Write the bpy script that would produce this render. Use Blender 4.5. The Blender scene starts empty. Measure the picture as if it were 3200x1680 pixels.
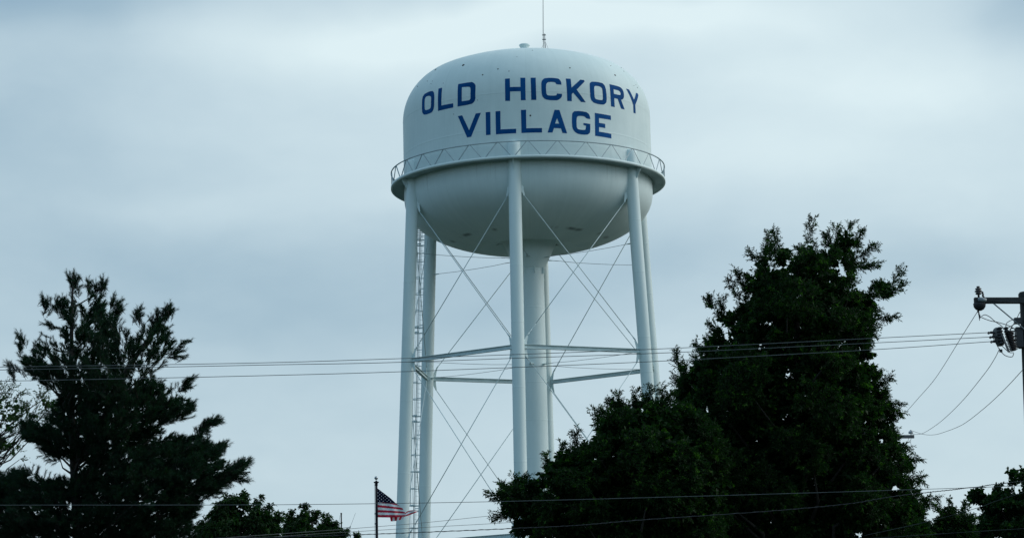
import bpy, bmesh, math, random
import numpy as np
from mathutils import Vector, Matrix
from mathutils.geometry import tessellate_polygon
from math import sin, cos, pi, sqrt, radians, atan2

C = bpy.context.scene.collection
rng = np.random.default_rng(7)
random.seed(7)

# ------------------------------------------------------------------ camera
FPX = 7859.7          # focal length in pixels of the 3200 px wide photograph
PITCH = 0.1776711
ROLL = 0.024853
CAM = np.array([0.0, 0.0, 1.7])
FW = np.array([0.0, cos(PITCH), sin(PITCH)])
UP = np.array([0.0, -sin(PITCH), cos(PITCH)])
RT = np.array([1.0, 0.0, 0.0])
cr, sr = cos(ROLL), sin(ROLL)
RX = cr * RT - sr * UP
UX = sr * RT + cr * UP

cam_d = bpy.data.cameras.new('camera')
cam = bpy.data.objects.new('camera', cam_d)
C.objects.link(cam)
cam_d.sensor_width = 36.0
cam_d.lens = FPX / 3200 * 36
cam_d.clip_start = 0.5
cam_d.clip_end = 9000
M = Matrix(((RX[0], UX[0], -FW[0], CAM[0]), (RX[1], UX[1], -FW[1], CAM[1]), (RX[2], UX[2], -FW[2], CAM[2]), (0, 0, 0, 1)))
cam.matrix_world = M
bpy.context.scene.camera = cam


def ray(x, y):
    u = np.asarray(x, float) - 1600
    v = 840 - np.asarray(y, float)
    return u[..., None] * RX + v[..., None] * UX + FPX * FW


def at(x, y, Y):
    """world point seen at photo pixel (x, y) at the distance Y along +Y"""
    d = ray(np.asarray(x, float), np.asarray(y, float))
    return CAM + d * (np.asarray(Y, float)[..., None] / d[..., 1:2])


# ------------------------------------------------------------------ helpers
def tag(o, label=None, cat=None, group=None, kind=None):
    if label: o['label'] = label
    if cat: o['category'] = cat
    if group: o['group'] = group
    if kind: o['kind'] = kind
    return o


def empty(name, loc=(0, 0, 0)):
    o = bpy.data.objects.new(name, None)
    o.empty_display_size = 0.5
    C.objects.link(o)
    o.location = [float(v) for v in loc]
    return o


def rebase(root):
    """children are modelled in world coordinates: shift their meshes so that they sit on the root"""
    off = Vector(root.location)
    seen = set()
    def walk(o):
        for ch in o.children:
            if ch.data and ch.data.name not in seen:
                seen.add(ch.data.name)
                ch.data.transform(Matrix.Translation(-off))
            walk(ch)
    walk(root)


def mesh_np(name, V, F, mat, parent=None, smooth=False, mi=None):
    """V (n,3), F (m,k) arrays of one face size"""
    V = np.asarray(V, np.float32); F = np.asarray(F, np.int32)
    me = bpy.data.meshes.new(name)
    k = F.shape[1]
    me.vertices.add(len(V)); me.vertices.foreach_set('co', V.ravel())
    me.loops.add(F.size); me.loops.foreach_set('vertex_index', F.ravel())
    me.polygons.add(len(F))
    me.polygons.foreach_set('loop_start', np.arange(0, F.size, k, dtype=np.int32))
    me.polygons.foreach_set('loop_total', np.full(len(F), k, np.int32))
    mats = mat if isinstance(mat, (list, tuple)) else [mat]
    for m in mats: me.materials.append(m)
    if mi is not None: me.polygons.foreach_set('material_index', np.asarray(mi, np.int32))
    if smooth: me.polygons.foreach_set('use_smooth', np.ones(len(F), bool))
    me.update(calc_edges=True)
    o = bpy.data.objects.new(name, me)
    C.objects.link(o)
    if parent: o.parent = parent
    return o


def frame(d):
    d = Vector(d).normalized()
    a = Vector((0, 0, 1)) if abs(d.z) < 0.9 else Vector((1, 0, 0))
    u = d.cross(a).normalized(); v = u.cross(d).normalized()
    return u, v


class MB:
    def __init__(self):
        self.v = []; self.f = []; self.s = []

    def tube(self, pts, r, n=8, caps=True, smooth=True):
        pts = [Vector([float(c) for c in p]) for p in pts]
        rs = r if isinstance(r, (list, tuple)) else [r] * len(pts)
        b0 = len(self.v)
        for i, p in enumerate(pts):
            d = (pts[min(i + 1, len(pts) - 1)] - pts[max(i - 1, 0)])
            if i == 0: u, v = frame(d)
            else:
                d = d.normalized(); u = (u - d * u.dot(d)).normalized(); v = d.cross(u) * -1
                v = u.cross(d)
            for k in range(n):
                a = 2 * pi * k / n
                self.v.append(p + (u * cos(a) + v * sin(a)) * rs[i])
        for i in range(len(pts) - 1):
            for k in range(n):
                a = b0 + i * n + k; b = b0 + i * n + (k + 1) % n
                self.f.append((a, b, b + n, a + n)); self.s.append(smooth)
        if caps:
            self.f.append(tuple(b0 + k for k in range(n))[::-1]); self.s.append(False)
            e = b0 + (len(pts) - 1) * n
            self.f.append(tuple(e + k for k in range(n))); self.s.append(False)
        return self

    def lathe(self, prof, c, n=48, smooth=True, axis=None, closed=False):
        """prof [(r, z)], c = base point; axis: direction (default up)"""
        c = Vector([float(t) for t in c])
        if axis is None: u, v, w = Vector((1, 0, 0)), Vector((0, 1, 0)), Vector((0, 0, 1))
        else:
            w = Vector(axis).normalized(); u, v = frame(w)
        b0 = len(self.v)
        for (r, z) in prof:
            for k in range(n):
                a = 2 * pi * k / n
                self.v.append(c + u * (r * cos(a)) + v * (r * sin(a)) + w * z)
        for i in range(len(prof) - 1):
            for k in range(n):
                a = b0 + i * n + k; b = b0 + i * n + (k + 1) % n
                self.f.append((a, b, b + n, a + n)); self.s.append(smooth)
        return self

    def box(self, c, ax, ay, az):
        """half-extent vectors"""
        c, ax, ay, az = [Vector([float(t) for t in q]) for q in (c, ax, ay, az)]
        b = len(self.v)
        for sx in (-1, 1):
            for sy in (-1, 1):
                for sz in (-1, 1):
                    self.v.append(c + ax * sx + ay * sy + az * sz)
        for f in ((0, 1, 3, 2), (4, 6, 7, 5), (0, 4, 5, 1), (2, 3, 7, 6), (0, 2, 6, 4), (1, 5, 7, 3)):
            self.f.append(tuple(b + i for i in f)); self.s.append(False)
        return self

    def bar(self, a, b, w, h, up=(0, 0, 1)):
        a, b = Vector([float(t) for t in a]), Vector([float(t) for t in b])
        d = b - a; dn = d.normalized(); s = dn.cross(Vector(up))
        if s.length < 1e-4: s = dn.cross(Vector((1, 0, 0)))
        s.normalize(); t = s.cross(dn).normalized()
        return self.box((a + b) / 2, d / 2, s * (w / 2), t * (h / 2))

    def prism(self, poly, thick):
        """poly: planar 3-D points; thickness vector"""
        t = Vector([float(q) for q in thick]) / 2
        P = [Vector([float(q) for q in p]) for p in poly]
        b = len(self.v); n = len(P)
        self.v += [p - t for p in P] + [p + t for p in P]
        self.f.append(tuple(b + i for i in range(n))[::-1]); self.s.append(False)
        self.f.append(tuple(b + n + i for i in range(n))); self.s.append(False)
        for i in range(n):
            j = (i + 1) % n
            self.f.append((b + i, b + j, b + n + j, b + n + i)); self.s.append(False)
        return self

    def sphere(self, c, r, n=12, m=8, sz=1.0):
        prof = [(max(r * sin(pi * i / m), 1e-4), -r * cos(pi * i / m) * sz) for i in range(m + 1)]
        return self.lathe(prof, c, n)

    def build(self, name, mat, parent=None):
        me = bpy.data.meshes.new(name)
        me.from_pydata([tuple(p) for p in self.v], [], self.f)
        me.materials.append(mat)
        me.polygons.foreach_set('use_smooth', self.s)
        bm = bmesh.new(); bm.from_mesh(me)
        bmesh.ops.recalc_face_normals(bm, faces=bm.faces)
        bm.to_mesh(me); bm.free(); me.update()
        o = bpy.data.objects.new(name, me); C.objects.link(o)
        if parent: o.parent = parent
        return o


# ------------------------------------------------------------------ materials
def new_mat(name):
    m = bpy.data.materials.new(name); m.use_nodes = True
    nt = m.node_tree
    return m, nt, nt.nodes['Principled BSDF']


def N(nt, typ, **kw):
    n = nt.nodes.new(typ)
    for k, v in kw.items():
        if k in n.inputs.keys(): n.inputs[k].default_value = v
        else: setattr(n, k, v)
    return n


def noise_mat(name, c1, c2, scale, rough=0.6, metal=0.0, detail=4, stretch=(1, 1, 1), lo=0.35, hi=0.65, bump=0.0, spec=0.5):
    m, nt, b = new_mat(name)
    tc = N(nt, 'ShaderNodeTexCoord'); mp = N(nt, 'ShaderNodeMapping'); mp.inputs['Scale'].default_value = stretch
    no = N(nt, 'ShaderNodeTexNoise', Scale=scale, Detail=detail)
    rp = N(nt, 'ShaderNodeValToRGB')
    rp.color_ramp.elements[0].position = lo; rp.color_ramp.elements[0].color = (*c1, 1)
    rp.color_ramp.elements[1].position = hi; rp.color_ramp.elements[1].color = (*c2, 1)
    nt.links.new(tc.outputs['Object'], mp.inputs[0]); nt.links.new(mp.outputs[0], no.inputs['Vector'])
    nt.links.new(no.outputs['Fac'], rp.inputs[0]); nt.links.new(rp.outputs[0], b.inputs['Base Color'])
    b.inputs['Roughness'].default_value = rough; b.inputs['Metallic'].default_value = metal
    b.inputs['Specular IOR Level'].default_value = spec
    if bump:
        bp = N(nt, 'ShaderNodeBump', Strength=bump, Distance=0.02)
        nt.links.new(no.outputs['Fac'], bp.inputs['Height']); nt.links.new(bp.outputs[0], b.inputs['Normal'])
    return m


PAINT_A, PAINT_B = (0.605, 0.715, 0.715), (0.675, 0.775, 0.775)
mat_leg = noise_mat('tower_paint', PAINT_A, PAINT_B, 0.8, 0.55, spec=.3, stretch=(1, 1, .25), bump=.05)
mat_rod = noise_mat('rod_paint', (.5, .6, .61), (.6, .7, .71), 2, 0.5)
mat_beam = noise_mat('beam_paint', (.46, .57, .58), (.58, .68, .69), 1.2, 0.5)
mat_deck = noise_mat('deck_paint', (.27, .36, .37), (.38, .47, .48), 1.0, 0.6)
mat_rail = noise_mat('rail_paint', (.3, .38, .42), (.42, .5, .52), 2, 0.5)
mat_blue = noise_mat('letter_blue', (.001, .050, .175), (.004, .075, .25), 0.9, 0.7, stretch=(1, 1, .4), spec=.06)
mat_chip = noise_mat('rust_spot', (.02, .02, .02), (.07, .05, .04), 5, 0.9)
mat_steel = noise_mat('galvanised', (.16, .19, .21), (.26, .29, .31), 8, 0.5, 0.3)
mat_wire = noise_mat('wire_dark', (.075, .09, .095), (.12, .135, .145), 4, 0.6, spec=.2)
mat_cable = noise_mat('dull_cable', (.03, .036, .038), (.05, .058, .06), 4, 0.8, spec=.1)
mat_black = noise_mat('black_rubber', (.008, .01, .014), (.02, .022, .028), 12, 0.5)
mat_wood = noise_mat('pole_wood', (.009, .012, .012), (.022, .024, .024), 6, 0.85, stretch=(6, 6, .6), bump=.4)
mat_armwood = noise_mat('arm_wood', (.014, .018, .02), (.04, .044, .046), 6, 0.85, stretch=(.6, 6, 6), bump=.3)
mat_greyarm = noise_mat('weathered_arm', (.09, .09, .095), (.17, .165, .165), 6, 0.85, stretch=(.6, 6, 6))
mat_porc = noise_mat('brown_porcelain', (.012, .01, .012), (.03, .022, .022), 5, 0.25)
mat_whiteporc = noise_mat('grey_porcelain', (.35, .38, .42), (.5, .53, .56), 5, 0.3)
mat_navy = noise_mat('dark_pole_paint', (.005, .006, .012), (.012, .012, .022), 8, 0.5, spec=.15)
mat_ball = noise_mat('silver_ball', (.3, .32, .35), (.42, .44, .46), 12, 0.3, 0.85)
mat_bark = noise_mat('bark', (.012, .011, .009), (.035, .03, .024), 7, 0.95, stretch=(4, 4, .7), bump=.6)
mat_ground = noise_mat('lawn', (.010, .022, .010), (.028, .045, .02), .6, 0.95, detail=8)

LETTERS=[('O',[[(-0.8512,40.7607),(-0.8289,40.6831),(-0.8104,40.4705),(-0.8069,40.0416),(-0.8111,39.5994),(-0.8266,39.3998),(-0.8481,39.306),(-0.9292,39.3045),(-0.9569,39.4222),(-0.9705,39.6387),(-0.9684,40.1189),(-0.9708,40.4829),(-0.9601,40.6454),(-0.9319,40.7445)],[(-0.8728,40.4629),(-0.8538,40.3945),(-0.8473,40.302),(-0.8477,39.9142),(-0.8496,39.725),(-0.8562,39.6234),(-0.872,39.5851),(-0.9145,39.5849),(-0.9278,39.662),(-0.9314,39.7967),(-0.9305,40.1827),(-0.9316,40.3478),(-0.9225,40.463),(-0.903,40.4949)]]),('L',[[(-0.7699,40.7698),(-0.7292,40.7656),(-0.7265,40.1754),(-0.7288,39.602),(-0.6085,39.5815),(-0.6093,39.3092),(-0.7664,39.3068),(-0.7658,39.9773),(-0.7672,40.4011)]]),('D',[[(-0.5669,40.7723),(-0.4487,40.772),(-0.4307,40.7251),(-0.4121,40.5883),(-0.4055,40.4492),(-0.4079,39.9984),(-0.4087,39.5713),(-0.4222,39.4265),(-0.4461,39.3211),(-0.5677,39.3137),(-0.5657,39.9531)],[(-0.5282,40.5128),(-0.4675,40.4834),(-0.454,40.4287),(-0.4491,40.3316),(-0.4498,40.0097),(-0.4506,39.6932),(-0.456,39.6197),(-0.4669,39.5998),(-0.5282,39.6025),(-0.5271,40.0656)]]),('H',[[(-0.1671,40.7462),(-0.1293,40.753),(-0.1279,40.1753),(-0.0466,40.1598),(-0.0464,40.7633),(-0.0075,40.7526),(-0.0087,40.0058),(-0.009,39.3022),(-0.0465,39.3057),(-0.0462,39.8795),(-0.1282,39.8949),(-0.13,39.2995),(-0.1672,39.3117)]]),('I',[[(0.0341,40.7448),(0.0734,40.7477),(0.0727,39.9944),(0.0731,39.3096),(0.0339,39.304)]]),('V',[[(-0.5673,38.7073),(-0.5274,38.7138),(-0.4683,37.7038),(-0.4083,38.7014),(-0.3649,38.7022),(-0.4515,37.2672),(-0.4872,37.2598)]]),('I',[[(-0.3259,38.7036),(-0.2879,38.7022),(-0.2898,37.2557),(-0.3274,37.2561)]]),('L',[[(-0.2464,38.7041),(-0.2082,38.7016),(-0.2093,37.5384),(-0.0885,37.5177),(-0.0894,37.2388),(-0.2472,37.248)]]),('L',[[(-0.0481,38.6921),(-0.0082,38.6975),(-0.0097,37.5256),(0.1107,37.5315),(0.1105,37.2491),(-0.048,37.2407)]]),('C',[[(0.1149,40.4446),(0.1285,40.628),(0.149,40.7375),(0.2406,40.7433),(0.2638,40.6566),(0.2741,40.4936),(0.2748,40.3065),(0.2334,40.3256),(0.2293,40.413),(0.2179,40.4693),(0.1744,40.4669),(0.1583,40.3987),(0.1507,40.2347),(0.1514,39.7568),(0.1549,39.6467),(0.1664,39.5912),(0.2233,39.5893),(0.2333,39.6456),(0.2364,39.7317),(0.2762,39.7221),(0.2756,39.5639),(0.2644,39.4337),(0.244,39.317),(0.2242,39.2896),(0.1576,39.2999),(0.1309,39.408),(0.116,39.5966),(0.1144,40.0393)]]),('K',[[(0.3154,40.7353),(0.3554,40.7423),(0.356,40.1548),(0.4386,40.7382),(0.4714,40.7259),(0.4756,40.645),(0.3987,40.0504),(0.474,39.2914),(0.4329,39.2884),(0.3684,39.8423),(0.356,39.7408),(0.3543,39.2907),(0.3174,39.2894)]]),('O',[[(0.5166,40.5122),(0.5256,40.6201),(0.5483,40.7082),(0.6302,40.7139),(0.6534,40.6488),(0.6692,40.4666),(0.6727,40.0461),(0.6748,39.5375),(0.6588,39.3609),(0.6334,39.2648),(0.5666,39.2775),(0.5347,39.3706),(0.5174,39.5468),(0.5149,39.9896)],[(0.5548,40.3155),(0.5658,40.4245),(0.5827,40.4475),(0.6137,40.4326),(0.6319,40.3595),(0.6344,40.1987),(0.6355,39.8783),(0.6354,39.6712),(0.63,39.5701),(0.6153,39.5491),(0.5749,39.5583),(0.561,39.5999),(0.5547,39.7373),(0.5548,40.024)]]),('R',[[(0.7178,40.7083),(0.8255,40.693),(0.8568,40.6271),(0.8732,40.4677),(0.8758,40.2081),(0.8693,40.004),(0.8558,39.8886),(0.8339,39.8268),(0.875,39.2573),(0.8303,39.2549),(0.7943,39.8325),(0.7548,39.8374),(0.7565,39.2546),(0.7171,39.2657),(0.7137,39.9964)],[(0.7542,40.4205),(0.7983,40.4123),(0.8241,40.3814),(0.8337,40.2796),(0.8326,40.1638),(0.8215,40.1064),(0.7528,40.1146)]]),('Y',[[(0.9186,40.6859),(0.9613,40.6856),(1.0157,40.095),(1.0731,40.6528),(1.1025,40.6701),(1.1132,40.5718),(1.0323,39.7974),(1.034,39.2351),(0.9995,39.2298),(0.9982,39.7438)]]),('A',[[(0.213,38.6941),(0.2517,38.6945),(0.3085,37.2336),(0.2716,37.2461),(0.2595,37.5317),(0.2042,37.5374),(0.1915,37.2524),(0.1533,37.2477)],[(0.2309,38.1722),(0.2466,37.8269),(0.2143,37.8286)]]),('G',[[(0.3518,38.4272),(0.3607,38.5893),(0.3798,38.694),(0.465,38.6928),(0.4889,38.6371),(0.506,38.4917),(0.5104,38.2513),(0.4728,38.2617),(0.4657,38.3516),(0.4485,38.397),(0.4101,38.3951),(0.395,38.3234),(0.3894,38.1624),(0.3893,37.7208),(0.3922,37.5962),(0.4045,37.5179),(0.4557,37.5079),(0.4668,37.5784),(0.4691,37.8009),(0.4484,37.8346),(0.448,37.9606),(0.5081,37.9396),(0.5069,37.4488),(0.4965,37.3149),(0.4719,37.2189),(0.4075,37.2202),(0.3785,37.3055),(0.3585,37.4846),(0.3502,37.7012)]]),('E',[[(0.5532,38.6819),(0.7106,38.6591),(0.7113,38.3828),(0.5906,38.3882),(0.5901,38.0802),(0.6498,38.0702),(0.6494,37.8),(0.5889,37.8097),(0.5875,37.514),(0.7097,37.4907),(0.7092,37.198),(0.5503,37.2233),(0.5516,38.0215)]])]
SPOTS=[(-0.5758,42.1522,2.2),(-0.9866,42.4993,2),(-0.2299,41.481,1),(-0.3551,41.1717,1.1),(-0.1376,41.2651,0.7),(-1.1531,41.6119,1),(-0.9746,41.6424,0.6),(-0.8866,41.4829,0.6),(-0.7281,41.0699,0.6),(-0.89,41.3022,0.6),(0.0238,38.3265,1.3),(0.0715,42.9352,0.7),(0.368,41.5228,1.1),(0.828,41.4867,1.6),(1.1466,41.1397,1),(1.1063,42.51,1.0),(1.0538,42.1422,0.9),(0.8592,42.2377,0.7),(1.1406,41.3236,0.6),(1.082,41.1656,0.6),(-0.3916,39.5357,0.6),(-0.6067,38.8802,0.6),(-0.077,42.3449,0.5)]

# cloud banks of the day: direction (given as photo pixel), half sizes, brightness
CLOUDS = [(100, -60, 420, 130, -.34), (60, 420, 330, 220, -.10), (1200, 130, 420, 110, .34), (620, 90, 300, 90, .10),
          (1150, 400, 400, 200, .10), (640, 640, 260, 60, .08), (1150, 600, 300, 80, .08), (300, 800, 500, 110, -.08),
          (2100, 60, 500, 80, .26), (2650, 260, 540, 180, .25), (3250, 30, 200, 150, -.34), (2350, 500, 420, 90, .16),
          (2900, 620, 400, 150, .06), (2150, 800, 300, 110, -.12), (2950, 850, 420, 130, -.16), (1100, 960, 900, 190, -.17),
          (1850, 900, 400, 130, -.08), (1150, 1500, 700, 140, .05), (1650, 40, 300, 100, .2), (3100, 250, 200, 200, .05)]
SUN_E = 1.3
TBASE = .675
BACK = 1.15


# ------------------------------------------------------------------ tank paint (weathered white)
def tank_material():
    m, nt, b = new_mat('tank_paint')
    L = nt.links.new
    tc = N(nt, 'ShaderNodeTexCoord')
    sx = N(nt, 'ShaderNodeSeparateXYZ'); L(tc.outputs['Object'], sx.inputs[0])
    # angle round the tank
    at2 = N(nt, 'ShaderNodeMath', operation='ARCTAN2'); L(sx.outputs['X'], at2.inputs[0])
    neg = N(nt, 'ShaderNodeMath', operation='MULTIPLY'); L(sx.outputs['Y'], neg.inputs[0]); neg.inputs[1].default_value = -1
    L(neg.outputs[0], at2.inputs[1])
    cmb = N(nt, 'ShaderNodeCombineXYZ'); L(at2.outputs[0], cmb.inputs[0]); L(sx.outputs['Z'], cmb.inputs[2])
    def nz(scale, st, detail=4, rough=.5):
        mp = N(nt, 'ShaderNodeMapping'); mp.inputs['Scale'].default_value = st
        L(cmb.outputs[0], mp.inputs[0])
        n = N(nt, 'ShaderNodeTexNoise', Scale=scale, Detail=detail, Roughness=rough)
        L(mp.outputs[0], n.inputs['Vector']); return n
    def ramp(src, p0, c0, p1, c1):
        r = N(nt, 'ShaderNodeValToRGB'); e = r.color_ramp.elements
        e[0].position = p0; e[0].color = (*c0, 1); e[1].position = p1; e[1].color = (*c1, 1)
        L(src, r.inputs[0]); return r
    base = ramp(nz(1.0, (3, 1, .5)).outputs['Fac'], .3, (.60, .71, .715), .7, (.675, .775, .775))
    streak = ramp(nz(1.0, (26, 1, .35), 6, .6).outputs['Fac'], .35, (.955, .96, .96), .6, (1, 1, 1))
    mul = N(nt, 'ShaderNodeMixRGB', blend_type='MULTIPLY'); mul.inputs[0].default_value = 1
    L(base.outputs[0], mul.inputs[1]); L(streak.outputs[0], mul.inputs[2])
    # plate seams: vertical welds every 20 degrees, faint
    pm = N(nt, 'ShaderNodeMath', operation='PINGPONG'); L(at2.outputs[0], pm.inputs[0]); pm.inputs[1].default_value = pi / 9
    seam = ramp(pm.outputs[0], 0.0, (.9, .92, .92), .006, (1, 1, 1))
    mul2 = N(nt, 'ShaderNodeMixRGB', blend_type='MULTIPLY'); mul2.inputs[0].default_value = .6
    L(mul.outputs[0], mul2.inputs[1]); L(seam.outputs[0], mul2.inputs[2])
    # mildew on the bowl: dark ragged arcs along the lower weld ring and streaks
    zz = N(nt, 'ShaderNodeMath', operation='SUBTRACT'); L(sx.outputs['Z'], zz.inputs[0]); zz.inputs[1].default_value = 0.0
    wob = nz(1.0, (2.2, 1, 0), 3)
    wm = N(nt, 'ShaderNodeMath', operation='MULTIPLY_ADD'); L(wob.outputs['Fac'], wm.inputs[0]); wm.inputs[1].default_value = .16; L(sx.outputs['Z'], wm.inputs[2])
    d1 = N(nt, 'ShaderNodeMath', operation='SUBTRACT'); L(wm.outputs[0], d1.inputs[0]); d1.inputs[1].default_value = 32.02
    ab = N(nt, 'ShaderNodeMath', operation='ABSOLUTE'); L(d1.outputs[0], ab.inputs[0])
    band = ramp(ab.outputs[0], 0.012, (1, 1, 1), .075, (0, 0, 0))
    gate = ramp(nz(1.0, (2.6, 1, 0), 5, .6).outputs['Fac'], .50, (0, 0, 0), .60, (.75, .75, .75))
    g2 = N(nt, 'ShaderNodeMath', operation='MULTIPLY'); L(band.outputs[0], g2.inputs[0]); L(gate.outputs[0], g2.inputs[1])
    # dirt drips under the walkway
    dr = ramp(nz(1.0, (40, 1, .3), 3).outputs['Fac'], .62, (0, 0, 0), .72, (1, 1, 1))
    zr = N(nt, 'ShaderNodeMapRange'); L(sx.outputs['Z'], zr.inputs[0]); zr.inputs[1].default_value = 34.2; zr.inputs[2].default_value = 35.2
    zlt = N(nt, 'ShaderNodeMath', operation='LESS_THAN'); L(sx.outputs['Z'], zlt.inputs[0]); zlt.inputs[1].default_value = 35.5
    dm = N(nt, 'ShaderNodeMath', operation='MULTIPLY'); L(dr.outputs[0], dm.inputs[0]); L(zr.outputs[0], dm.inputs[1])
    dm2 = N(nt, 'ShaderNodeMath', operation='MULTIPLY'); L(dm.outputs[0], dm2.inputs[0]); L(zlt.outputs[0], dm2.inputs[1])
    dm3 = N(nt, 'ShaderNodeMath', operation='MULTIPLY'); L(dm2.outputs[0], dm3.inputs[0]); dm3.inputs[1].default_value = .28
    mx = N(nt, 'ShaderNodeMath', operation='MAXIMUM'); L(dm3.outputs[0], mx.inputs[0]); L(g2.outputs[0], mx.inputs[1])
    fin = N(nt, 'ShaderNodeMixRGB'); L(mx.outputs[0], fin.inputs[0]); L(mul2.outputs[0], fin.inputs[1]); fin.inputs[2].default_value = (.06, .075, .07, 1)
    L(fin.outputs[0], b.inputs['Base Color'])
    b.inputs['Roughness'].default_value = .6; b.inputs['Specular IOR Level'].default_value = .25
    bn = N(nt, 'ShaderNodeTexNoise', Scale=.9, Detail=2); L(tc.outputs['Object'], bn.inputs['Vector'])
    bp = N(nt, 'ShaderNodeBump', Strength=.12, Distance=.15); L(bn.outputs['Fac'], bp.inputs['Height']); L(bp.outputs[0], b.inputs['Normal'])
    return m


mat_tank = tank_material()

TX, TY = 1.17509, 158.77313
TH0 = -0.1087101
ZC, Z2, Z3 = 35.51, 23.95, 12.56
RTOP, SLOPE, RW = 7.965, 0.0511064, 8.836
LR = 0.394


def pol(a, r, z):
    return Vector((TX + r * sin(a), TY - r * cos(a), z))


def leg_r(z):
    return RTOP + SLOPE * max(ZC - z, 0)


def legp(k, z, dr=0.0, dt=0.0):
    a = TH0 + k * pi / 3
    return pol(a, leg_r(z) + dr, z) + Vector((cos(a), sin(a), 0)) * dt


tower = empty('water_tower', (TX, TY, 0))
tag(tower, 'white water tower on six legs with blue OLD HICKORY VILLAGE lettering', 'water tower')

# tank shell -------------------------------------------------------
RK, RC, ZT = 3.5, 16.5, 39.9
HC = sqrt((RC - RK) ** 2 - (8 - RK) ** 2)
ANG = atan2(HC, 8 - RK)
ZK = ZT + RK * sin(ANG)


def rad(z):
    if z <= ZT: return 8.0
    if z < ZK: return 8 - RK + sqrt(RK ** 2 - (z - ZT) ** 2)
    return sqrt(max(0, RC ** 2 - (z - ZT + HC) ** 2))


prof = []
prof += [(1.75, 31.95), (2.0, 31.98), (2.3, 31.86), (2.7, 31.66), (3.2, 31.52)]
for i in range(1, 41):
    ph = pi / 2 * (1 - i / 40)
    r, z = 8 * cos(ph) ** (2 / 2.2), 34.9 - 3.6 * sin(ph) ** (2 / 2.2)
    if r > 3.7: prof.append((r, z))
def groove(z, r=None):
    r = 8.0 if r is None else r
    return [(r, z - .08), (r, z - .03), (r + .003, z - .02), (r + .003, z + .02), (r, z + .03), (r, z + .08)]
prof += groove(35.2) + groove(37.55) + [(8.0, 39.0)] + groove(39.86)
for i in range(1, 21):
    x = ANG * i / 20; prof.append((8 - RK + RK * cos(x), ZT + RK * sin(x)))
for i in range(1, 15):
    x = ANG + (pi / 2 - ANG) * i / 14; prof.append((max(RC * cos(x), .001), ZT - HC + RC * sin(x)))
ZAPEX = prof[-1][1]
tank = MB().lathe(prof, (TX, TY, 0), 144).build('tank', mat_tank, tower)

# roof vent
mb = MB()
mb.lathe([(.27, 0), (.27, .62), (.29, .70), (.345, .74), (.35, .80), (.33, .84), (.001, .88)], (TX, TY, ZAPEX - .02), 24)
mb.build('roof_vent', mat_leg, tank)

# lettering: thin painted sheets that follow the shell -----------------
def lay_on_tank(loops, off=.008):
    pts = [p for lp in loops for p in lp]
    tris = tessellate_polygon([[Vector((p[0], p[1], 0)) for p in lp] for lp in loops])
    bm = bmesh.new()
    vs = [bm.verts.new((p[0], p[1], 0)) for p in pts]
    for t in tris:
        try: bm.faces.new([vs[i] for i in t])
        except ValueError: pass
    for ax, st in ((0, .035), (1, .16)):
        lo = min(p[ax] for p in pts); hi = max(p[ax] for p in pts)
        x = math.floor(lo / st) * st + st
        while x < hi:
            co = [0, 0, 0]; co[ax] = x; no = [0, 0, 0]; no[ax] = 1
            bmesh.ops.bisect_plane(bm, geom=bm.verts[:] + bm.edges[:] + bm.faces[:], plane_co=co, plane_no=no)
            x += st
    for v in bm.verts:
        a, z = v.co.x, v.co.y
        e = 1e-3
        dr = (rad(z + e) - rad(z - e)) / (2 * e)
        n = Vector((sin(a), -cos(a), -dr)).normalized()
        v.co = pol(a, rad(z), z) + n * off
    bmesh.ops.recalc_face_normals(bm, faces=bm.faces)
    return bm


def smooth_loop(lp):
    """Chaikin-cut only the obtuse corners, so that rounded bowls stay round and square corners stay square"""
    out = []; n = len(lp)
    for i in range(n):
        a, b, c = [Vector((p[0] * 8, p[1])) for p in (lp[i - 1], lp[i], lp[(i + 1) % n])]
        u, v = a - b, c - b
        ang = u.angle(v)
        if radians(118) < ang < radians(172) and min(u.length, v.length) > .04:
            t = .3
            p, q = b + u * t, b + v * t
            out += [(p.x / 8, p.y), (q.x / 8, q.y)]
        else: out.append(tuple(lp[i]))
    return out


acc = {}
for word, idx in (('OLD', range(0, 3)), ('HICKORY', (3, 4, 9, 10, 11, 12, 13)), ('VILLAGE', (5, 6, 7, 8, 14, 15, 16))):
    me = bpy.data.meshes.new('lettering')
    big = bmesh.new()
    for i in idx:
        nm, loops = LETTERS[i]
        lps = [smooth_loop(lp) if nm in 'OCGDR' else lp for lp in loops]
        bm = lay_on_tank(lps)
        tmp = bpy.data.meshes.new('tmp'); bm.to_mesh(tmp); bm.free(); big.from_mesh(tmp); bpy.data.meshes.remove(tmp)
    big.to_mesh(me); big.free()
    me.materials.append(mat_blue)
    for p in me.polygons: p.use_smooth = True
    o = bpy.data.objects.new('lettering', me); C.objects.link(o); o.parent = tank
    o['label'] = 'blue painted word ' + word

# small rust spots
mb = MB()
for a, z, w in SPOTS:
    dr = (rad(z + 1e-3) - rad(z - 1e-3)) / 2e-3
    n = Vector((sin(a), -cos(a), -dr)).normalized()
    p = pol(a, rad(z), z)
    mb.lathe([(.045 * w, -.01), (.04 * w, .012), (.001, .014)], p, 8, axis=n)
mb.build('speck', mat_chip, tank)['label'] = 'dark rust specks scattered on the white paint'

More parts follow.
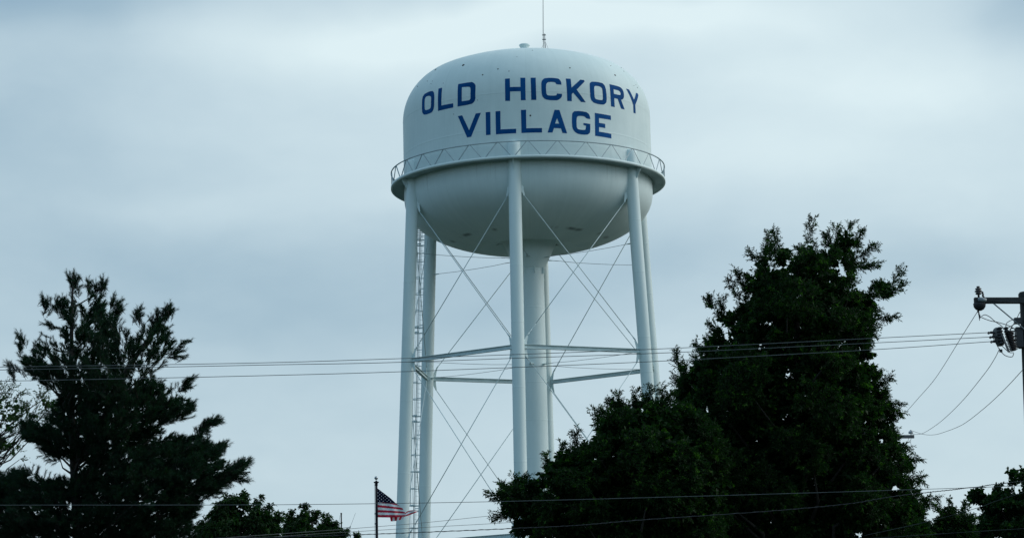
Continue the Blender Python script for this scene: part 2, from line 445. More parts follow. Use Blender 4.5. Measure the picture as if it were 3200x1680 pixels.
# riser ------------------------------------------------------------
rp = [(.94, 0), (.88, .5), (.86, 4)]
for zs in (6, 8.4, 10.8, 13.2, 15.6, 18, 20.4, 22.8, 25.2, 27.6):
    rp += [(.86, zs - .06), (.86, zs - .02), (.864, zs - .01), (.864, zs + .01), (.86, zs + .02), (.86, zs + .06)]
rp += [(.86, 29.97), (.86, 30.02), (.875, 30.035), (.875, 30.065), (.868, 30.075), (.89, 30.12), (1.27, 30.9), (1.71, 31.85), (1.80, 31.97), (1.9, 32.05)]
riser = MB().lathe(rp, (TX, TY, 0), 64).build('riser', mat_leg, tower)
for i in range(8):
    a = TH0 + pi / 8 + i * pi / 4
    mb = MB()
    mb.box(pol(a, .91, 30.0), Vector((sin(a), -cos(a), 0)) * .06, Vector((cos(a), sin(a), 0)) * .02, (0, 0, .22))
    mb.build('lug', mat_leg, riser)
for zz in (30.8, Z2):
    for k in range(6):
        mb = MB()
        a = TH0 + k * pi / 3; r0 = 1.2 if zz > 30 else .85
        e = Vector((sin(a), -cos(a), 0)); t = Vector((cos(a), sin(a), 0))
        c = pol(a, 0, zz)
        mb.prism([c + e * r0 - t * .16, c + e * (r0 + .38) - t * .03, c + e * (r0 + .38) + t * .03, c + e * r0 + t * .16], (0, 0, .03))
        mb.build('rod_bracket', mat_beam, riser)

# legs --------------------------------------------------------------
def gusset(mb, k, side, z_lo, z_hi, up, down):
    """plate in the plane towards the neighbouring leg; pointed ends where the rods pin on"""
    a = legp(k, (z_lo + z_hi) / 2); b = legp(k + side, (z_lo + z_hi) / 2)
    d = (b - a); d.z = 0; d.normalize()
    nrm = Vector((-d.y, d.x, 0))
    def q(dx, z):
        p = legp(k, z); return p + d * dx
    pts = [q(LR - .03, z_lo)]
    if down: pts += [q(LR + .20, z_lo - .42), q(LR + .27, z_lo - .36), q(LR + .20, z_lo)]
    else: pts += [q(LR + .16, z_lo)]
    pts += [q(LR + .18, (z_lo + z_hi) / 2)]
    if up: pts += [q(LR + .20, z_hi), q(LR + .27, z_hi + .36), q(LR + .20, z_hi + .42)]
    else: pts += [q(LR + .1, z_hi)]
    pts += [q(LR - .03, z_hi)]
    mb.prism(pts, nrm * .03)


legs = []
for k in range(6):
    mb = MB()
    zs = [0]
    seams = [3.6, 8.4, 13.3, 16.9, 21.4, 25.4, 28.9, 32.2] if k != 1 else [3.6, 8.4, 14.1, 18.9, 22.6, 24.8, 28.9, 32.2]
    pts = [legp(k, 0)]; rr = [LR]
    for s in seams:
        for dz, e in ((-.06, 0), (-.022, 0), (-.012, .004), (.012, .004), (.022, 0), (.06, 0)):
            pts.append(legp(k, s + dz)); rr.append(LR + e)
    pts += [legp(k, ZC), legp(k, 36.66), legp(k, 36.73), legp(k, 36.75)]; rr += [LR, LR, LR - .05, LR - .16]
    mb.tube(pts, rr, 32)
    mb.lathe([(.62, 0), (.62, .06), (.42, .06), (.42, .3)], legp(k, 0), 16)
    lg = mb.build('leg', mat_leg, tower)
    legs.append(lg)
    for side in (-1, 1):
        g = MB(); gusset(g, k, side, 33.75, 34.35, False, True); g.build('gusset_plate', mat_leg, lg)
        g = MB(); gusset(g, k, side, 23.62, 24.22, True, True); g.build('gusset_plate', mat_leg, lg)
        g = MB(); gusset(g, k, side, 12.23, 12.83, True, True); g.build('gusset_plate', mat_leg, lg)
    # small brackets for the spokes
    a = TH0 + k * pi / 3; e = Vector((sin(a), -cos(a), 0)); t = Vector((cos(a), sin(a), 0))
    for zz in (30.8, Z2 + .0):
        g = MB(); c = legp(k, zz)
        g.prism([c - e * LR * .95 - t * .15, c - e * (LR + .4) - t * .03, c - e * (LR + .4) + t * .03, c - e * LR * .95 + t * .15], (0, 0, .03))
        g.build('rod_bracket', mat_leg, lg)

# struts: wide-flange beams between the legs ---------------------------
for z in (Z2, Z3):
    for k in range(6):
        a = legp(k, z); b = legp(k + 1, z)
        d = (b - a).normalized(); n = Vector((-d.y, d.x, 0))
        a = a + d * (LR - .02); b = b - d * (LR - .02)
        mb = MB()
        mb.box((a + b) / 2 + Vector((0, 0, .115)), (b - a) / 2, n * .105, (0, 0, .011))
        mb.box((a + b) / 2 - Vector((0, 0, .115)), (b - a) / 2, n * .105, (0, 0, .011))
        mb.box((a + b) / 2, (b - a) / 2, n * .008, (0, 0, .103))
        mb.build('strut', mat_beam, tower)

# diagonal rods -----------------------------------------------------------
def rod(p, q, r, turn=True, tl=.45, off=None):
    p, q = Vector(p), Vector(q)
    d = (q - p).normalized(); Ln = (q - p).length
    mb = MB()
    mb.tube([p, p + d * (Ln - 1.5 * tl - .3)], r, 8)
    e = p + d * (Ln - 1.5 * tl - .3)
    # turnbuckle: two side bars with an opening, then clevis
    u, v = frame(d)
    if turn:
        for s in (-1, 1):
            mb.tube([e, e + d * .08 + u * s * r * 1.6, e + d * (tl - .08) + u * s * r * 1.6, e + d * tl], r * .8, 6)
        mb.tube([e + d * (tl - .04), e + d * (tl + .3)], r * 1.1, 8)
        f = e + d * (tl + .25)
        mb.tube([f, f + d * .1, q], [r * 1.1, r * 1.9, r * 1.7], 8)
    else: mb.tube([e, q], r, 8)
    return mb


def brace_end(k, side, z):
    a = legp(k, z); b = legp(k + side, z); d = (b - a); d.z = 0; d.normalize()
    return legp(k, z) + d * (LR + .22)


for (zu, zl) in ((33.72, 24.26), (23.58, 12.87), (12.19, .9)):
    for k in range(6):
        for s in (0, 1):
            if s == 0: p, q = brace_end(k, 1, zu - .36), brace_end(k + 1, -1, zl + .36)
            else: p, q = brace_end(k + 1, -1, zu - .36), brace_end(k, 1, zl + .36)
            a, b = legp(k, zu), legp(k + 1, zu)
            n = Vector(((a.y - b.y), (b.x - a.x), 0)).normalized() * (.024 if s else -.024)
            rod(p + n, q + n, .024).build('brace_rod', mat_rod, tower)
for zz, r0 in ((30.8, 1.5), (Z2, 1.15)):
    for k in range(6):
        a = TH0 + k * pi / 3
        e = Vector((sin(a), -cos(a), 0))
        p = legp(k, zz) - e * (LR + .35); q = pol(a, r0, zz)
        d = q - p; mid = p + d * .5 - Vector((0, 0, .06))
        mb = MB(); mb.tube([p, p + d * .25 - Vector((0, 0, .045)), mid, p + d * .75 - Vector((0, 0, .045)), q - d.normalized() * .5], .014, 6)
        qq = q - d.normalized() * .55
        u = Vector((0, 0, 1)).cross(d).normalized()
        for s in (-1, 1):
            mb.tube([qq, qq + d.normalized() * .1 + u * s * .03, qq + d.normalized() * .3 + u * s * .03, qq + d.normalized() * .4], .014, 6)
        mb.tube([qq + d.normalized() * .38, q], .018, 6)
        mb.build('spoke_rod', mat_steel, tower)

# walkway ------------------------------------------------------------------
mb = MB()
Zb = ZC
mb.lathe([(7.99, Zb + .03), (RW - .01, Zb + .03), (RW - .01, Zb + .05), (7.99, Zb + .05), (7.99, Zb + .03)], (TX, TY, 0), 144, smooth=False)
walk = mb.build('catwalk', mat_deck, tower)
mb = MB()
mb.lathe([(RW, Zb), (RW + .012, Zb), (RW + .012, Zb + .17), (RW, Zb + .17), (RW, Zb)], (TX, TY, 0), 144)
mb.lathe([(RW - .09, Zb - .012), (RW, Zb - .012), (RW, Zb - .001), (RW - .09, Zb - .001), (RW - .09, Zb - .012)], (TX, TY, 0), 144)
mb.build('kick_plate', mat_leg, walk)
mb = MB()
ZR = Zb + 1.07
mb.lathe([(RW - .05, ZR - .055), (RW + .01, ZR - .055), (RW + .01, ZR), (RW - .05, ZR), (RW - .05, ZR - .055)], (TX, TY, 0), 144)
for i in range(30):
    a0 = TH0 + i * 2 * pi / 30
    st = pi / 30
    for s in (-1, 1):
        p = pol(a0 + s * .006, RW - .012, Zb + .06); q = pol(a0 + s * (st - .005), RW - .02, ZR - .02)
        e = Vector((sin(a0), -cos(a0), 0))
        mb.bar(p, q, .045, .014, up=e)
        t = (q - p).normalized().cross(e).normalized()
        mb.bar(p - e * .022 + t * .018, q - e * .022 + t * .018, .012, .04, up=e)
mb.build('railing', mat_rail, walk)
for k in range(6):
    a = TH0 + k * pi / 3; e = Vector((sin(a), -cos(a), 0)); t = Vector((cos(a), sin(a), 0))
    c = pol(a, 0, 0)
    mb = MB()
    mb.prism([c + e * (RTOP + LR - .02) + Vector((0, 0, Zb + .02)), c + e * (RW - .06) + Vector((0, 0, Zb + .02)), c + e * (RTOP + LR + .06) + Vector((0, 0, Zb - .62)), c + e * (RTOP + LR) + Vector((0, 0, Zb - .62))], t * .03)
    mb.build('knee_bracket', mat_leg, walk)

# ladder with safety cage on the outer side of the rear left leg ---------------
KL = -2
aL = TH0 + KL * pi / 3
eL = Vector((sin(aL), -cos(aL), 0)); tL = Vector((cos(aL), sin(aL), 0))
def lad(z, dr, dt): return legp(KL, z, dr, dt)
mb = MB()
for s in (-1, 1): mb.tube([lad(2.4, .66, s * .2), lad(34.2, .66, s * .2), lad(36.4, .66 + .2, s * .2)], .022, 6)
z = 2.6
while z < 36:
    mb.tube([lad(z, .66, -.2), lad(z, .66, .2)], .011, 5); z += .305
for z in np.arange(3.5, 35, 2.4):
    for s in (-1, 1): mb.bar(lad(z, .36, s * .2), lad(z, .66, s * .2), .03, .05)
ladder = mb.build('ladder', mat_rod, tower)
mb = MB(); mb.tube([lad(z, .70, .27) for z in (2.2, 12, 24, 35.2)], .026, 6)
mb.build('conduit', mat_wire, ladder)
def hoop(mb, z, w=.05):
    P = []
    for i in range(13):
        an = pi * (i / 12)
        P.append(lad(z, .66 + .56 * sin(an), .34 * cos(an)))
    P = [lad(z, .66, .2)] + P + [lad(z, .66, -.2)]
    for a, b in zip(P[:-1], P[1:]): mb.bar(a, b, .012, w)
z = 4.0
while z < 34.2:
    top = min(z + 5.5, 34.6)
    mb = MB()
    hs = np.linspace(z, top, 6)
    for i, h in enumerate(hs): hoop(mb, h, .085 if i in (0, 5) else .05)
    for an in (0.0, .55, 1.15, 1.57, 2.0, 2.6, pi):
        mb.bar(lad(z, .66 + .56 * sin(an), .34 * cos(an)), lad(top, .66 + .56 * sin(an), .34 * cos(an)), .03, .012, up=eL)
    mb.build('safety_cage', mat_rod, ladder)
    z = top + .36

# whip antenna on the roof ----------------------------------------------------
AX = TX + 1.34; AY = TY + .3
az = lambda x, y: ZT - HC + sqrt(RC ** 2 - (x - TX) ** 2 - (y - TY) ** 2)
zb = az(AX, AY)
mb = MB()
mb.tube([(AX, AY, zb - .05), (AX, AY, zb + 1.66)], .022, 8)
mb.tube([(AX - .10, AY, zb - .05), (AX - .10, AY, zb + 1.5)], .016, 8)
for dx, dy in ((.48, .0), (-.52, .05), (.1, -.5), (.0, .5)):
    mb.tube([(AX + dx, AY + dy, az(AX + dx, AY + dy) - .02), (AX + dx * .08, AY + dy * .08, zb + 1.08)], .009, 5)
ant = mb.build('antenna', mat_wire, tower)
mb = MB(); mb.tube([(AX - .1, AY, zb + 1.1), (AX - .095, AY, zb + 1.8), (AX + .02, AY, zb + 6.6)], [.024, .022, .014], 8)
mb.build('whip', mat_wire, ant)
mb = MB()
for zz in (1.27, 1.57): mb.bar((AX - .17, AY, zb + zz), (AX + .08, AY, zb + zz), .05, .05)
mb.build('clamp', mat_wire, ant)
rebase(tower)


# ================================================================== trees
def leaf_material(name, c1, c2, c3, rough=.6, spec=.12, trans=.22, tint=(2.4, 3.0, 1.2)):
    m, nt, b = new_mat(name)
    L = nt.links.new
    tc = N(nt, 'ShaderNodeTexCoord')
    n1 = N(nt, 'ShaderNodeTexNoise', Scale=1.3, Detail=3); L(tc.outputs['Object'], n1.inputs['Vector'])
    n2 = N(nt, 'ShaderNodeTexNoise', Scale=4.5, Detail=2); L(tc.outputs['Object'], n2.inputs['Vector'])
    r1 = N(nt, 'ShaderNodeValToRGB'); e = r1.color_ramp.elements
    e[0].position = .35; e[0].color = (*c1, 1); e[1].position = .62; e[1].color = (*c2, 1)
    L(n1.outputs['Fac'], r1.inputs[0])
    r2 = N(nt, 'ShaderNodeValToRGB'); e = r2.color_ramp.elements
    e[0].position = .60; e[0].color = (0, 0, 0, 1); e[1].position = .68; e[1].color = (1, 1, 1, 1)
    L(n2.outputs['Fac'], r2.inputs[0])
    mx = N(nt, 'ShaderNodeMixRGB'); L(r2.outputs[0], mx.inputs[0]); L(r1.outputs[0], mx.inputs[1]); mx.inputs[2].default_value = (*c3, 1)
    L(mx.outputs[0], b.inputs['Base Color'])
    b.inputs['Roughness'].default_value = rough
    b.inputs['Specular IOR Level'].default_value = spec
    # thin blades let some light through
    tr = N(nt, 'ShaderNodeBsdfTranslucent'); g = N(nt, 'ShaderNodeMixRGB', blend_type='MULTIPLY'); g.inputs[0].default_value = 1
    L(mx.outputs[0], g.inputs[1]); g.inputs[2].default_value = (*tint, 1); L(g.outputs[0], tr.inputs[0])
    ms = N(nt, 'ShaderNodeMixShader'); ms.inputs[0].default_value = trans
    L(b.outputs[0], ms.inputs[1]); L(tr.outputs[0], ms.inputs[2]); L(ms.outputs[0], nt.nodes['Material Output'].inputs[0])
    return m


mat_oak = leaf_material('oak_leaf', (.005, .018, .005), (.008, .028, .006), (.042, .11, .013))
mat_pine = leaf_material('pine_needle', (.005, .020, .013), (.009, .030, .016), (.012, .038, .014), .6, .15, .15)
mat_hick = leaf_material('broad_leaf', (.005, .018, .006), (.010, .034, .008), (.03, .075, .012))
mat_twigleaf = leaf_material('thin_leaf', (.012, .03, .014), (.02, .045, .014), (.03, .07, .016))
mat_maple = leaf_material('round_leaf', (.005, .018, .007), (.009, .032, .010), (.022, .06, .012))


def seg_dist(P, poly):
    """distance of points (n,2) to the polygon outline"""
    A = np.asarray(poly, float); B = np.roll(A, -1, 0)
    d = np.full(len(P), 1e9)
    for a, b in zip(A, B):
        ab = b - a; t = np.clip(((P - a) @ ab) / (ab @ ab), 0, 1)
        d = np.minimum(d, np.hypot(*(P - a - t[:, None] * ab).T))
    return d


def inside(P, poly):
    A = np.asarray(poly, float); B = np.roll(A, -1, 0)
    c = np.zeros(len(P), bool)
    for a, b in zip(A, B):
        m = ((a[1] > P[:, 1]) != (b[1] > P[:, 1]))
        xi = a[0] + (P[:, 1] - a[1]) * (b[0] - a[0]) / (b[1] - a[1] + 1e-12)
        c ^= m & (P[:, 0] < xi)
    return c


def unit(v):
    return v / np.maximum(np.linalg.norm(v, axis=-1, keepdims=True), 1e-9)


def sample(poly, n, margin, Y, depth, holes, surf=.55, power=.6):
    """n points spread through the crown's volume; its projection is the traced outline"""
    A = np.asarray(poly, float)
    out = []
    got = 0
    while got < n:
        P = rng.uniform(A.min(0), A.max(0), (n * 3, 2))
        P = P[inside(P, poly)]
        d = seg_dist(P, poly)
        # ragged margin
        notch = np.sin(P[:, 0] / 29 + 2 * np.sin(P[:, 1] / 47)) * np.sin(P[:, 1] / 33 + 1.7 + np.sin(P[:, 0] / 61))
        P = P[d > margin * rng.uniform(.45, 1.25, len(d)) + margin * 2.1 * np.clip(notch, 0, 1)]
        for hx, hy, hr, hs in holes:
            hr = hr * .8
            q = ((P[:, 0] - hx) ** 2 + ((P[:, 1] - hy) / hs) ** 2) > hr * hr
            P = P[q]
        out.append(P); got += len(P)
    P = np.concatenate(out)[:n]
    d = seg_dist(P, poly)
    T = depth * np.clip(d / 170.0, .12, 1) ** power
    sg = np.sign(rng.uniform(-1, 1, n)); shell = rng.uniform(size=n) < .55
    s = np.where(shell, rng.uniform(.72, 1.05, n), rng.uniform(0, .7, n)) * sg
    return P, d, s * T, shell


def leaves_np(base, dirn, nrm, ln, wd, droop=0.0):
    """lanceolate leaves: six-cornered blades folded a little along the midrib"""
    d = unit(dirn); s = unit(np.cross(d, nrm)); n = np.cross(s, d)
    ln = ln[:, None]; wd = wd[:, None]
    v0 = base
    v1 = base + d * ln * .45 + s * wd * .5 + n * wd * .18
    v2 = base + d * ln + np.array([0, 0, -1]) * ln * droop
    v3 = base + d * ln * .45 - s * wd * .5 + n * wd * .18
    V = np.stack([v0, v1, v2, v3], 1).reshape(-1, 3)
    F = np.arange(len(V)).reshape(-1, 4)
    return V, F


def rnd_dir(n, up=0.0):
    v = rng.normal(size=(n, 3)); v = unit(v); v[:, 2] += up
    return unit(v)


def broad_crown(poly, Y, depth, centre, ncl, margin, leaf, twigs, per, twl, holes=(), up=.35, inner=4.0, droop=0.1, outw=.9, thin=1.0, spires=(), innerd=70, clump=.45, sparse=None, core=0):
    """returns leaf arrays and the cluster centres"""
    P, d, dy, shell = sample(poly, ncl, margin, Y, depth, holes)
    Cn = at(P[:, 0], P[:, 1], Y + dy)
    if sparse:
        kp = (P[:, 1] > sparse[0]) | (rng.uniform(size=ncl) < sparse[1])
        P, d, Cn, shell = P[kp], d[kp], Cn[kp], shell[kp]; ncl = len(P)
    edge = shell | (d < innerd * .6)
    if clump:
        K = rng.choice(ncl, max(ncl // 38, 3), replace=False); best = None
        kc = Cn[K]; dist = np.linalg.norm(Cn[:, None] - kc[None], axis=-1); ki = kc[dist.argmin(1)]
        off = Cn - ki
        Cn = Cn - off * np.where(shell, clump, clump * .4)[:, None]
    axis = at(centre[0], centre[1], Y)
    out = Cn - axis; out[:, 2] *= .6
    out = unit(out)
    # bough direction
    if clump: out = unit(out + .8 * unit(off))
    D = unit(out * outw + rnd_dir(ncl) * .45 + np.array([0, 0, up]))
    if core:                                        # the leafy middle of the crown
        Pc, dc, yc, _ = sample(poly, core, 82, Y, depth * .5, holes)
        Cn = np.concatenate([Cn, at(Pc[:, 0], Pc[:, 1], Y + yc)]); D = np.concatenate([D, rnd_dir(core, .3)]); edge = np.concatenate([edge, np.zeros(core, bool)])
    for (sx, sy, sdx, sdy, ln) in spires:          # leading shoots that stand out of the outline
        k = 5
        t = np.linspace(0, 1, k)
        dd = sdx * RX + sdy * UX + rng.normal(size=3) * .1; dd = dd / np.linalg.norm(dd)
        base = at(sx, sy, Y + rng.uniform(-.3, .3)) - dd * ln
        pts = base + dd * t[:, None] * ln * .85
        Cn = np.concatenate([Cn, pts]); D = np.concatenate([D, np.repeat(dd[None], k, 0)]); edge = np.concatenate([edge, np.ones(k, bool)])
    n = len(Cn)
    tw = twigs
    TD = unit(np.repeat(D, tw, 0) * 1.0 + rnd_dir(n * tw) * .75)
    TB = np.repeat(Cn, tw, 0) + rnd_dir(n * tw) * .05
    E_ = np.repeat(edge, tw)
    TL = twl * rng.uniform(.6, 1.25, n * tw)
    TL = np.where(E_, TL, TL * 1.25)
    # leaves along every twig
    t = np.tile(np.linspace(.12, 1.0, per), n * tw)
    base = np.repeat(TB, per, 0) + np.repeat(TD, per, 0) * (np.repeat(TL, per) * t)[:, None]
    base[:, 2] -= droop * (t ** 2) * np.repeat(TL, per)
    ld = unit(np.repeat(TD, per, 0) * .9 + rnd_dir(len(base)) * .85 + np.array([0, 0, -droop * .8]))
    EE = np.repeat(E_, per)
    ll = leaf[0] * rng.uniform(.7, 1.25, len(base)); ww = leaf[1] * rng.uniform(.8, 1.25, len(base))
    ww = np.where(EE, ww, ww * inner); ll = np.where(EE, ll, ll * 1.35)
    if thin < 1:
        k = rng.uniform(size=len(base)) < thin
        base, ld, ll, ww = base[k], ld[k], ll[k], ww[k]
    V, F = leaves_np(base, ld, rnd_dir(len(base), .8), ll, ww, droop)
    return V, F, Cn, D, TB, TD, TL, E_


def twigs_np(B, T, L, r):
    """three-sided twigs as arrays of quads"""
    u = unit(np.cross(T, np.array([.3, .2, 1.0]))); v = np.cross(T, u)
    V = []
    for k in range(3):
        a = 2 * pi * k / 3
        o = (u * cos(a) + v * sin(a)) * r
        V += [B + o, B + T * L[:, None] + o * .35]
    V = np.stack(V, 1)          # n,6,3
    n = len(B); idx = np.arange(n)[:, None] * 6
    F = np.concatenate([idx + np.array([0, 2, 3, 1]), idx + np.array([2, 4, 5, 3]), idx + np.array([4, 0, 1, 5])])
    return V.reshape(-1, 3), F


def limbs(mb, base, top, Cn, count, r0, r1, sag=.1, seed=1):
    """trunk from base to top, main limbs to a share of the clusters"""
    r = np.random.default_rng(seed)
    base, top = np.array(base, float), np.array(top, float)
    H = top - base
    side = np.array([r.uniform(-.15, .15), r.uniform(-.15, .15), 0])
    def tp(t): return base + H * t + side * sin(t * pi * 2) * 1.0
    mb.tube([tp(t) for t in np.linspace(0, 1, 12)], [r0 * (1 - t) ** .8 + r1 for t in np.linspace(0, 1, 12)], 12)
    idx = r.choice(len(Cn), min(count, len(Cn)), replace=False)
    for i in idx:
        c = Cn[i]
        rise = np.hypot(*(c - base)[:2]) * .75
        t = np.clip((c[2] - rise - base[2]) / H[2], .12, .93)
        s = tp(t); ln = np.linalg.norm(c - s)
        m1 = s + (c - s) * .35 + np.array([0, 0, -.06 * ln]) + r.normal(size=3) * .05 * ln
        m2 = s + (c - s) * .7 + np.array([0, 0, -.04 * ln]) + r.normal(size=3) * .05 * ln
        w = max((r0 * (1 - t) ** .8 + r1) * .45, .025)
        w = min(w, .02 + ln * .025)
        mb.tube([s, m1, m2, c], [w, w * .7, w * .42, .008], 6)
    return tp


def make_tree(name, label, cat, poly, Y, depth, centre, ncl, margin, leaf, twigs, per, twl, mat, trunk, group=None, nl=60, twr=.006, trunk_r=(.28, .04), seed=1, **kw):
    V, F, Cn, D, TB, TD, TL, E_ = broad_crown(poly, Y, depth, centre, ncl, margin, leaf, twigs, per, twl, **kw)
    base = at(trunk[0], 1680, Y); base = np.array([base[0] + trunk[2] if len(trunk) > 2 else base[0], Y, 0.0])
    top = at(trunk[0], trunk[1], Y)
    root = empty(name, base); tag(root, label, cat, group)
    mesh_np('crown', V, F, mat, root)
    mb = MB(); limbs(mb, base, top, Cn, nl, trunk_r[0], trunk_r[1], seed=seed)
    mb.build('trunk', mat_bark, root)
    sel = np.nonzero(E_ & (rng.uniform(size=len(E_)) < .55))[0]
    Vt, Ft = twigs_np(TB[sel], TD[sel], TL[sel], twr)
    mesh_np('twigs', Vt, Ft, mat_bark, root)
    rebase(root)
    return root


OAK_A = [(2114,1107),(2107,1183),(2092,1240),(2088,1300),(2090,1420),(2080,1560),(2075,1760),(2960,1760),(2925,1690),(2905,1660),(2914,1625),(2902,1600),(2925,1572),(2918,1552),(2880,1530),(2887,1497),(2868,1436),(2838,1398),(2832,1345),(2812,1320),(2819,1297),(2800,1262),(2780,1223),(2777,1183),(2752,1137),(2757,1092),(2748,1050),(2773,1023),(2792,993),(2760,962),(2807,943),(2822,890),(2813,842),(2761,852),(2731,880),(2697,905),(2716,871),(2739,829),(2712,802),(2731,768),(2695,755),(2689,722),(2659,697),(2625,722),(2609,711),(2590,757),(2575,735),(2548,722),(2537,684),(2505,720),(2483,755),(2440,762),(2434,740),(2423,715),(2405,742),(2385,738),(2366,755),(2343,790),(2362,825),(2335,833),(2305,848),(2278,878),(2289,945),(2270,950),(2247,936),(2217,970),(2221,1018),(2194,1042),(2175,1076),(2150,1110)]
OAK_B = [(1531,1541),(1568,1512),(1612,1496),(1659,1497),(1680,1450),(1700,1423),(1730,1410),(1755,1386),(1789,1360),(1812,1345),(1835,1350),(1848,1300),(1862,1280),(1889,1285),(1905,1245),(1922,1232),(1950,1262),(1966,1252),(1985,1222),(2010,1235),(2038,1212),(2060,1230),(2081,1222),(2110,1230),(2190,1270),(2260,1350),(2300,1500),(2300,1760),(1590,1760),(1600,1690),(1585,1660),(1605,1640),(1575,1625),(1548,1606),(1562,1590),(1542,1560)]
make_tree('oak_tree', 'tall dark oak tree with ragged top, right of the water tower', 'tree', OAK_A, 65, 3.0, (2480, 1500), 3400, 20, (.095, .024), 7, 13, .22, mat_oak, (2480, 900), nl=110, seed=3, sparse=(1130, .72), core=850,
          holes=[(2362, 1345, 17, .8), (2352, 1368, 12, .6), (2510, 1436, 20, .5), (2472, 1440, 12, .6), (2547, 1105, 14, 1.6), (2410, 1010, 8, 1), (2600, 830, 8, 1.5), (2566, 828, 7, 1), (2545, 862, 9, 1.6), (2712, 905, 16, .8), (2495, 1040, 7, 1), (2420, 1240, 9, .8), (2455, 1165, 8, 1.4)],
          spires=[(2537, 682, 0, 1, .7), (2423, 720, .02, 1, .6), (2396, 735, -.1, 1, .6), (2659, 695, .2, 1, .7), (2612, 708, -.1, 1, .6), (2731, 766, .9, .6, .5), (2740, 826, 1, .3, .5), (2812, 838, .5, .9, .7), (2823, 888, .9, .5, .6), (2795, 990, 1, .2, .6), (2280, 875, -.5, .8, .6), (2216, 935, -.3, 1, .3), (2344, 792, -.9, .4, .5), (2250, 934, -.1, 1, .5), (2222, 1010, -.5, .8, .5), (2176, 1073, -.5, .8, .6), (2115, 1103, -.4, 1, .5), (2108, 1180, -.7, .5, .5), (2780, 1180, .8, .5, .5), (2818, 1295, 1, .1, .6), (2840, 1398, 1, -.1, .6), (2868, 1432, 1, .0, .6), (2888, 1495, 1, .1, .6), (2927, 1556, 1, .15, .8), (2930, 1575, 1, -.1, .8), (2690, 720, .3, 1, .5), (2582, 732, -.2, 1, .4), (2304, 846, -.3, 1, .5), (2808, 1262, .9, .2, .6)])
make_tree('oak_tree', 'lower dark oak tree in front of the tower legs, leaning left of the tall oak', 'tree', OAK_B, 61.5, 2.2, (1980, 1600), 1500, 18, (.092, .024), 7, 12, .21, mat_oak, (1990, 1350), nl=60, seed=5, core=450,
          holes=[(1795, 1610, 20, .7), (1840, 1630, 17, .6), (1610, 1672, 22, .6), (1770, 1590, 10, 1), (1870, 1600, 9, 1), (2130, 1560, 7, 1)],
          spires=[(1529, 1540, -1, .3, .55), (1545, 1607, -1, .1, .5), (1570, 1510, -.6, .8, .5), (1612, 1492, -.1, 1, .5), (1640, 1490, .1, 1, .4), (1700, 1420, -.2, 1, .5), (1755, 1383, -.1, 1, .6), (1800, 1350, -.1, 1, .5), (1861, 1278, -.2, 1, .6), (1889, 1283, .2, 1, .5), (1922, 1228, -.05, 1, .6), (1985, 1221, 0, 1, .6), (2036, 1210, .1, 1, .6), (2065, 1215, .1, 1, .5), (2100, 1225, .3, 1, .5)])

# small trees low on the left, long drooping leaflets
HK1 = [(640,1760),(600,1640),(640,1600),(690,1560),(720,1548),(770,1538),(800,1548),(812,1560),(818,1590),(838,1580),(850,1610),(848,1640),(872,1620),(878,1655),(900,1680),(905,1760)]
HK2 = [(880,1760),(885,1655),(905,1620),(930,1600),(945,1590),(953,1578),(968,1592),(990,1605),(992,1625),(1012,1612),(1030,1630),(1048,1648),(1065,1662),(1085,1685),(1090,1760)]
make_tree('hickory_tree', 'dark leafy tree with drooping leaves, between the pine and the aerial tree', 'tree', HK1, 82, 1.8, (745, 1700), 420, 9, (.15, .05), 6, 9, .22, mat_hick, (745, 1590), nl=30, group=None, droop=.35, inner=1.6, seed=7,
          spires=[(768, 1540, 0, 1, .5), (812, 1556, .3, 1, .5), (712, 1550, -.1, 1, .5), (838, 1578, .2, 1, .5), (866, 1602, .3, 1, .5), (870, 1612, .9, .5, .4)], holes=[(728, 1637, 7, 1), (748, 1600, 6, 1.6)])
make_tree('hickory_tree', 'small dark tree whose crown touches the rooftop television aerial', 'tree', HK2, 86, 1.6, (985, 1720), 330, 9, (.15, .05), 6, 9, .22, mat_hick, (975, 1630), nl=26, droop=.35, inner=1.6, seed=8,
          spires=[(954, 1577, 0, 1, .5), (905, 1600, -.2, 1, .4), (990, 1600, .3, 1, .4), (1020, 1612, .1, 1, .4), (1046, 1635, .6, .8, .4), (1078, 1660, .8, .6, .3)], holes=[(975, 1648, 5, 1.2)])
SPR = [(1108,1760),(1108,1700),(1106,1680),(1112,1668),(1119,1664),(1117,1676),(1122,1700),(1124,1760)]
make_tree('young_tree', 'tip of a young tree just showing left of the flagpole', 'tree', SPR, 84, .15, (1115, 1740), 26, 1, (.09, .035), 4, 8, .14, mat_hick, (1115, 1690), nl=4, trunk_r=(.04, .01), seed=9, spires=[(1117, 1664, .2, 1, .4)])
# right edge
MP1 = [(3030,1760),(3040,1680),(3048,1640),(3065,1600),(3052,1570),(3040,1555),(3060,1540),(3095,1535),(3125,1528),(3150,1540),(3165,1530),(3160,1500),(3158,1480),(3170,1478),(3185,1488),(3200,1478),(3240,1470),(3330,1480),(3380,1560),(3400,1760)]
MP2 = [(2880,1760),(2890,1670),(2925,1640),(2935,1600),(2950,1598),(2965,1572),(2980,1578),(2990,1595),(3005,1580),(3022,1575),(3030,1600),(3050,1610),(3055,1660),(3070,1760)]
make_tree('maple_tree', 'dense rounded dark tree at the lower right corner, below the utility pole', 'tree', MP1, 72, 2.2, (3180, 1720), 620, 12, (.11, .075), 6, 9, .2, mat_maple, (3190, 1560), nl=30, inner=1.5, seed=10,
          spires=[(3162, 1476, -.1, 1, .4), (3196, 1472, .1, 1, .4), (3118, 1526, 0, 1, .3), (3058, 1535, -.4, 1, .3), (3040, 1553, -.9, .4, .3)], holes=[(3150, 1540, 5, 1)])
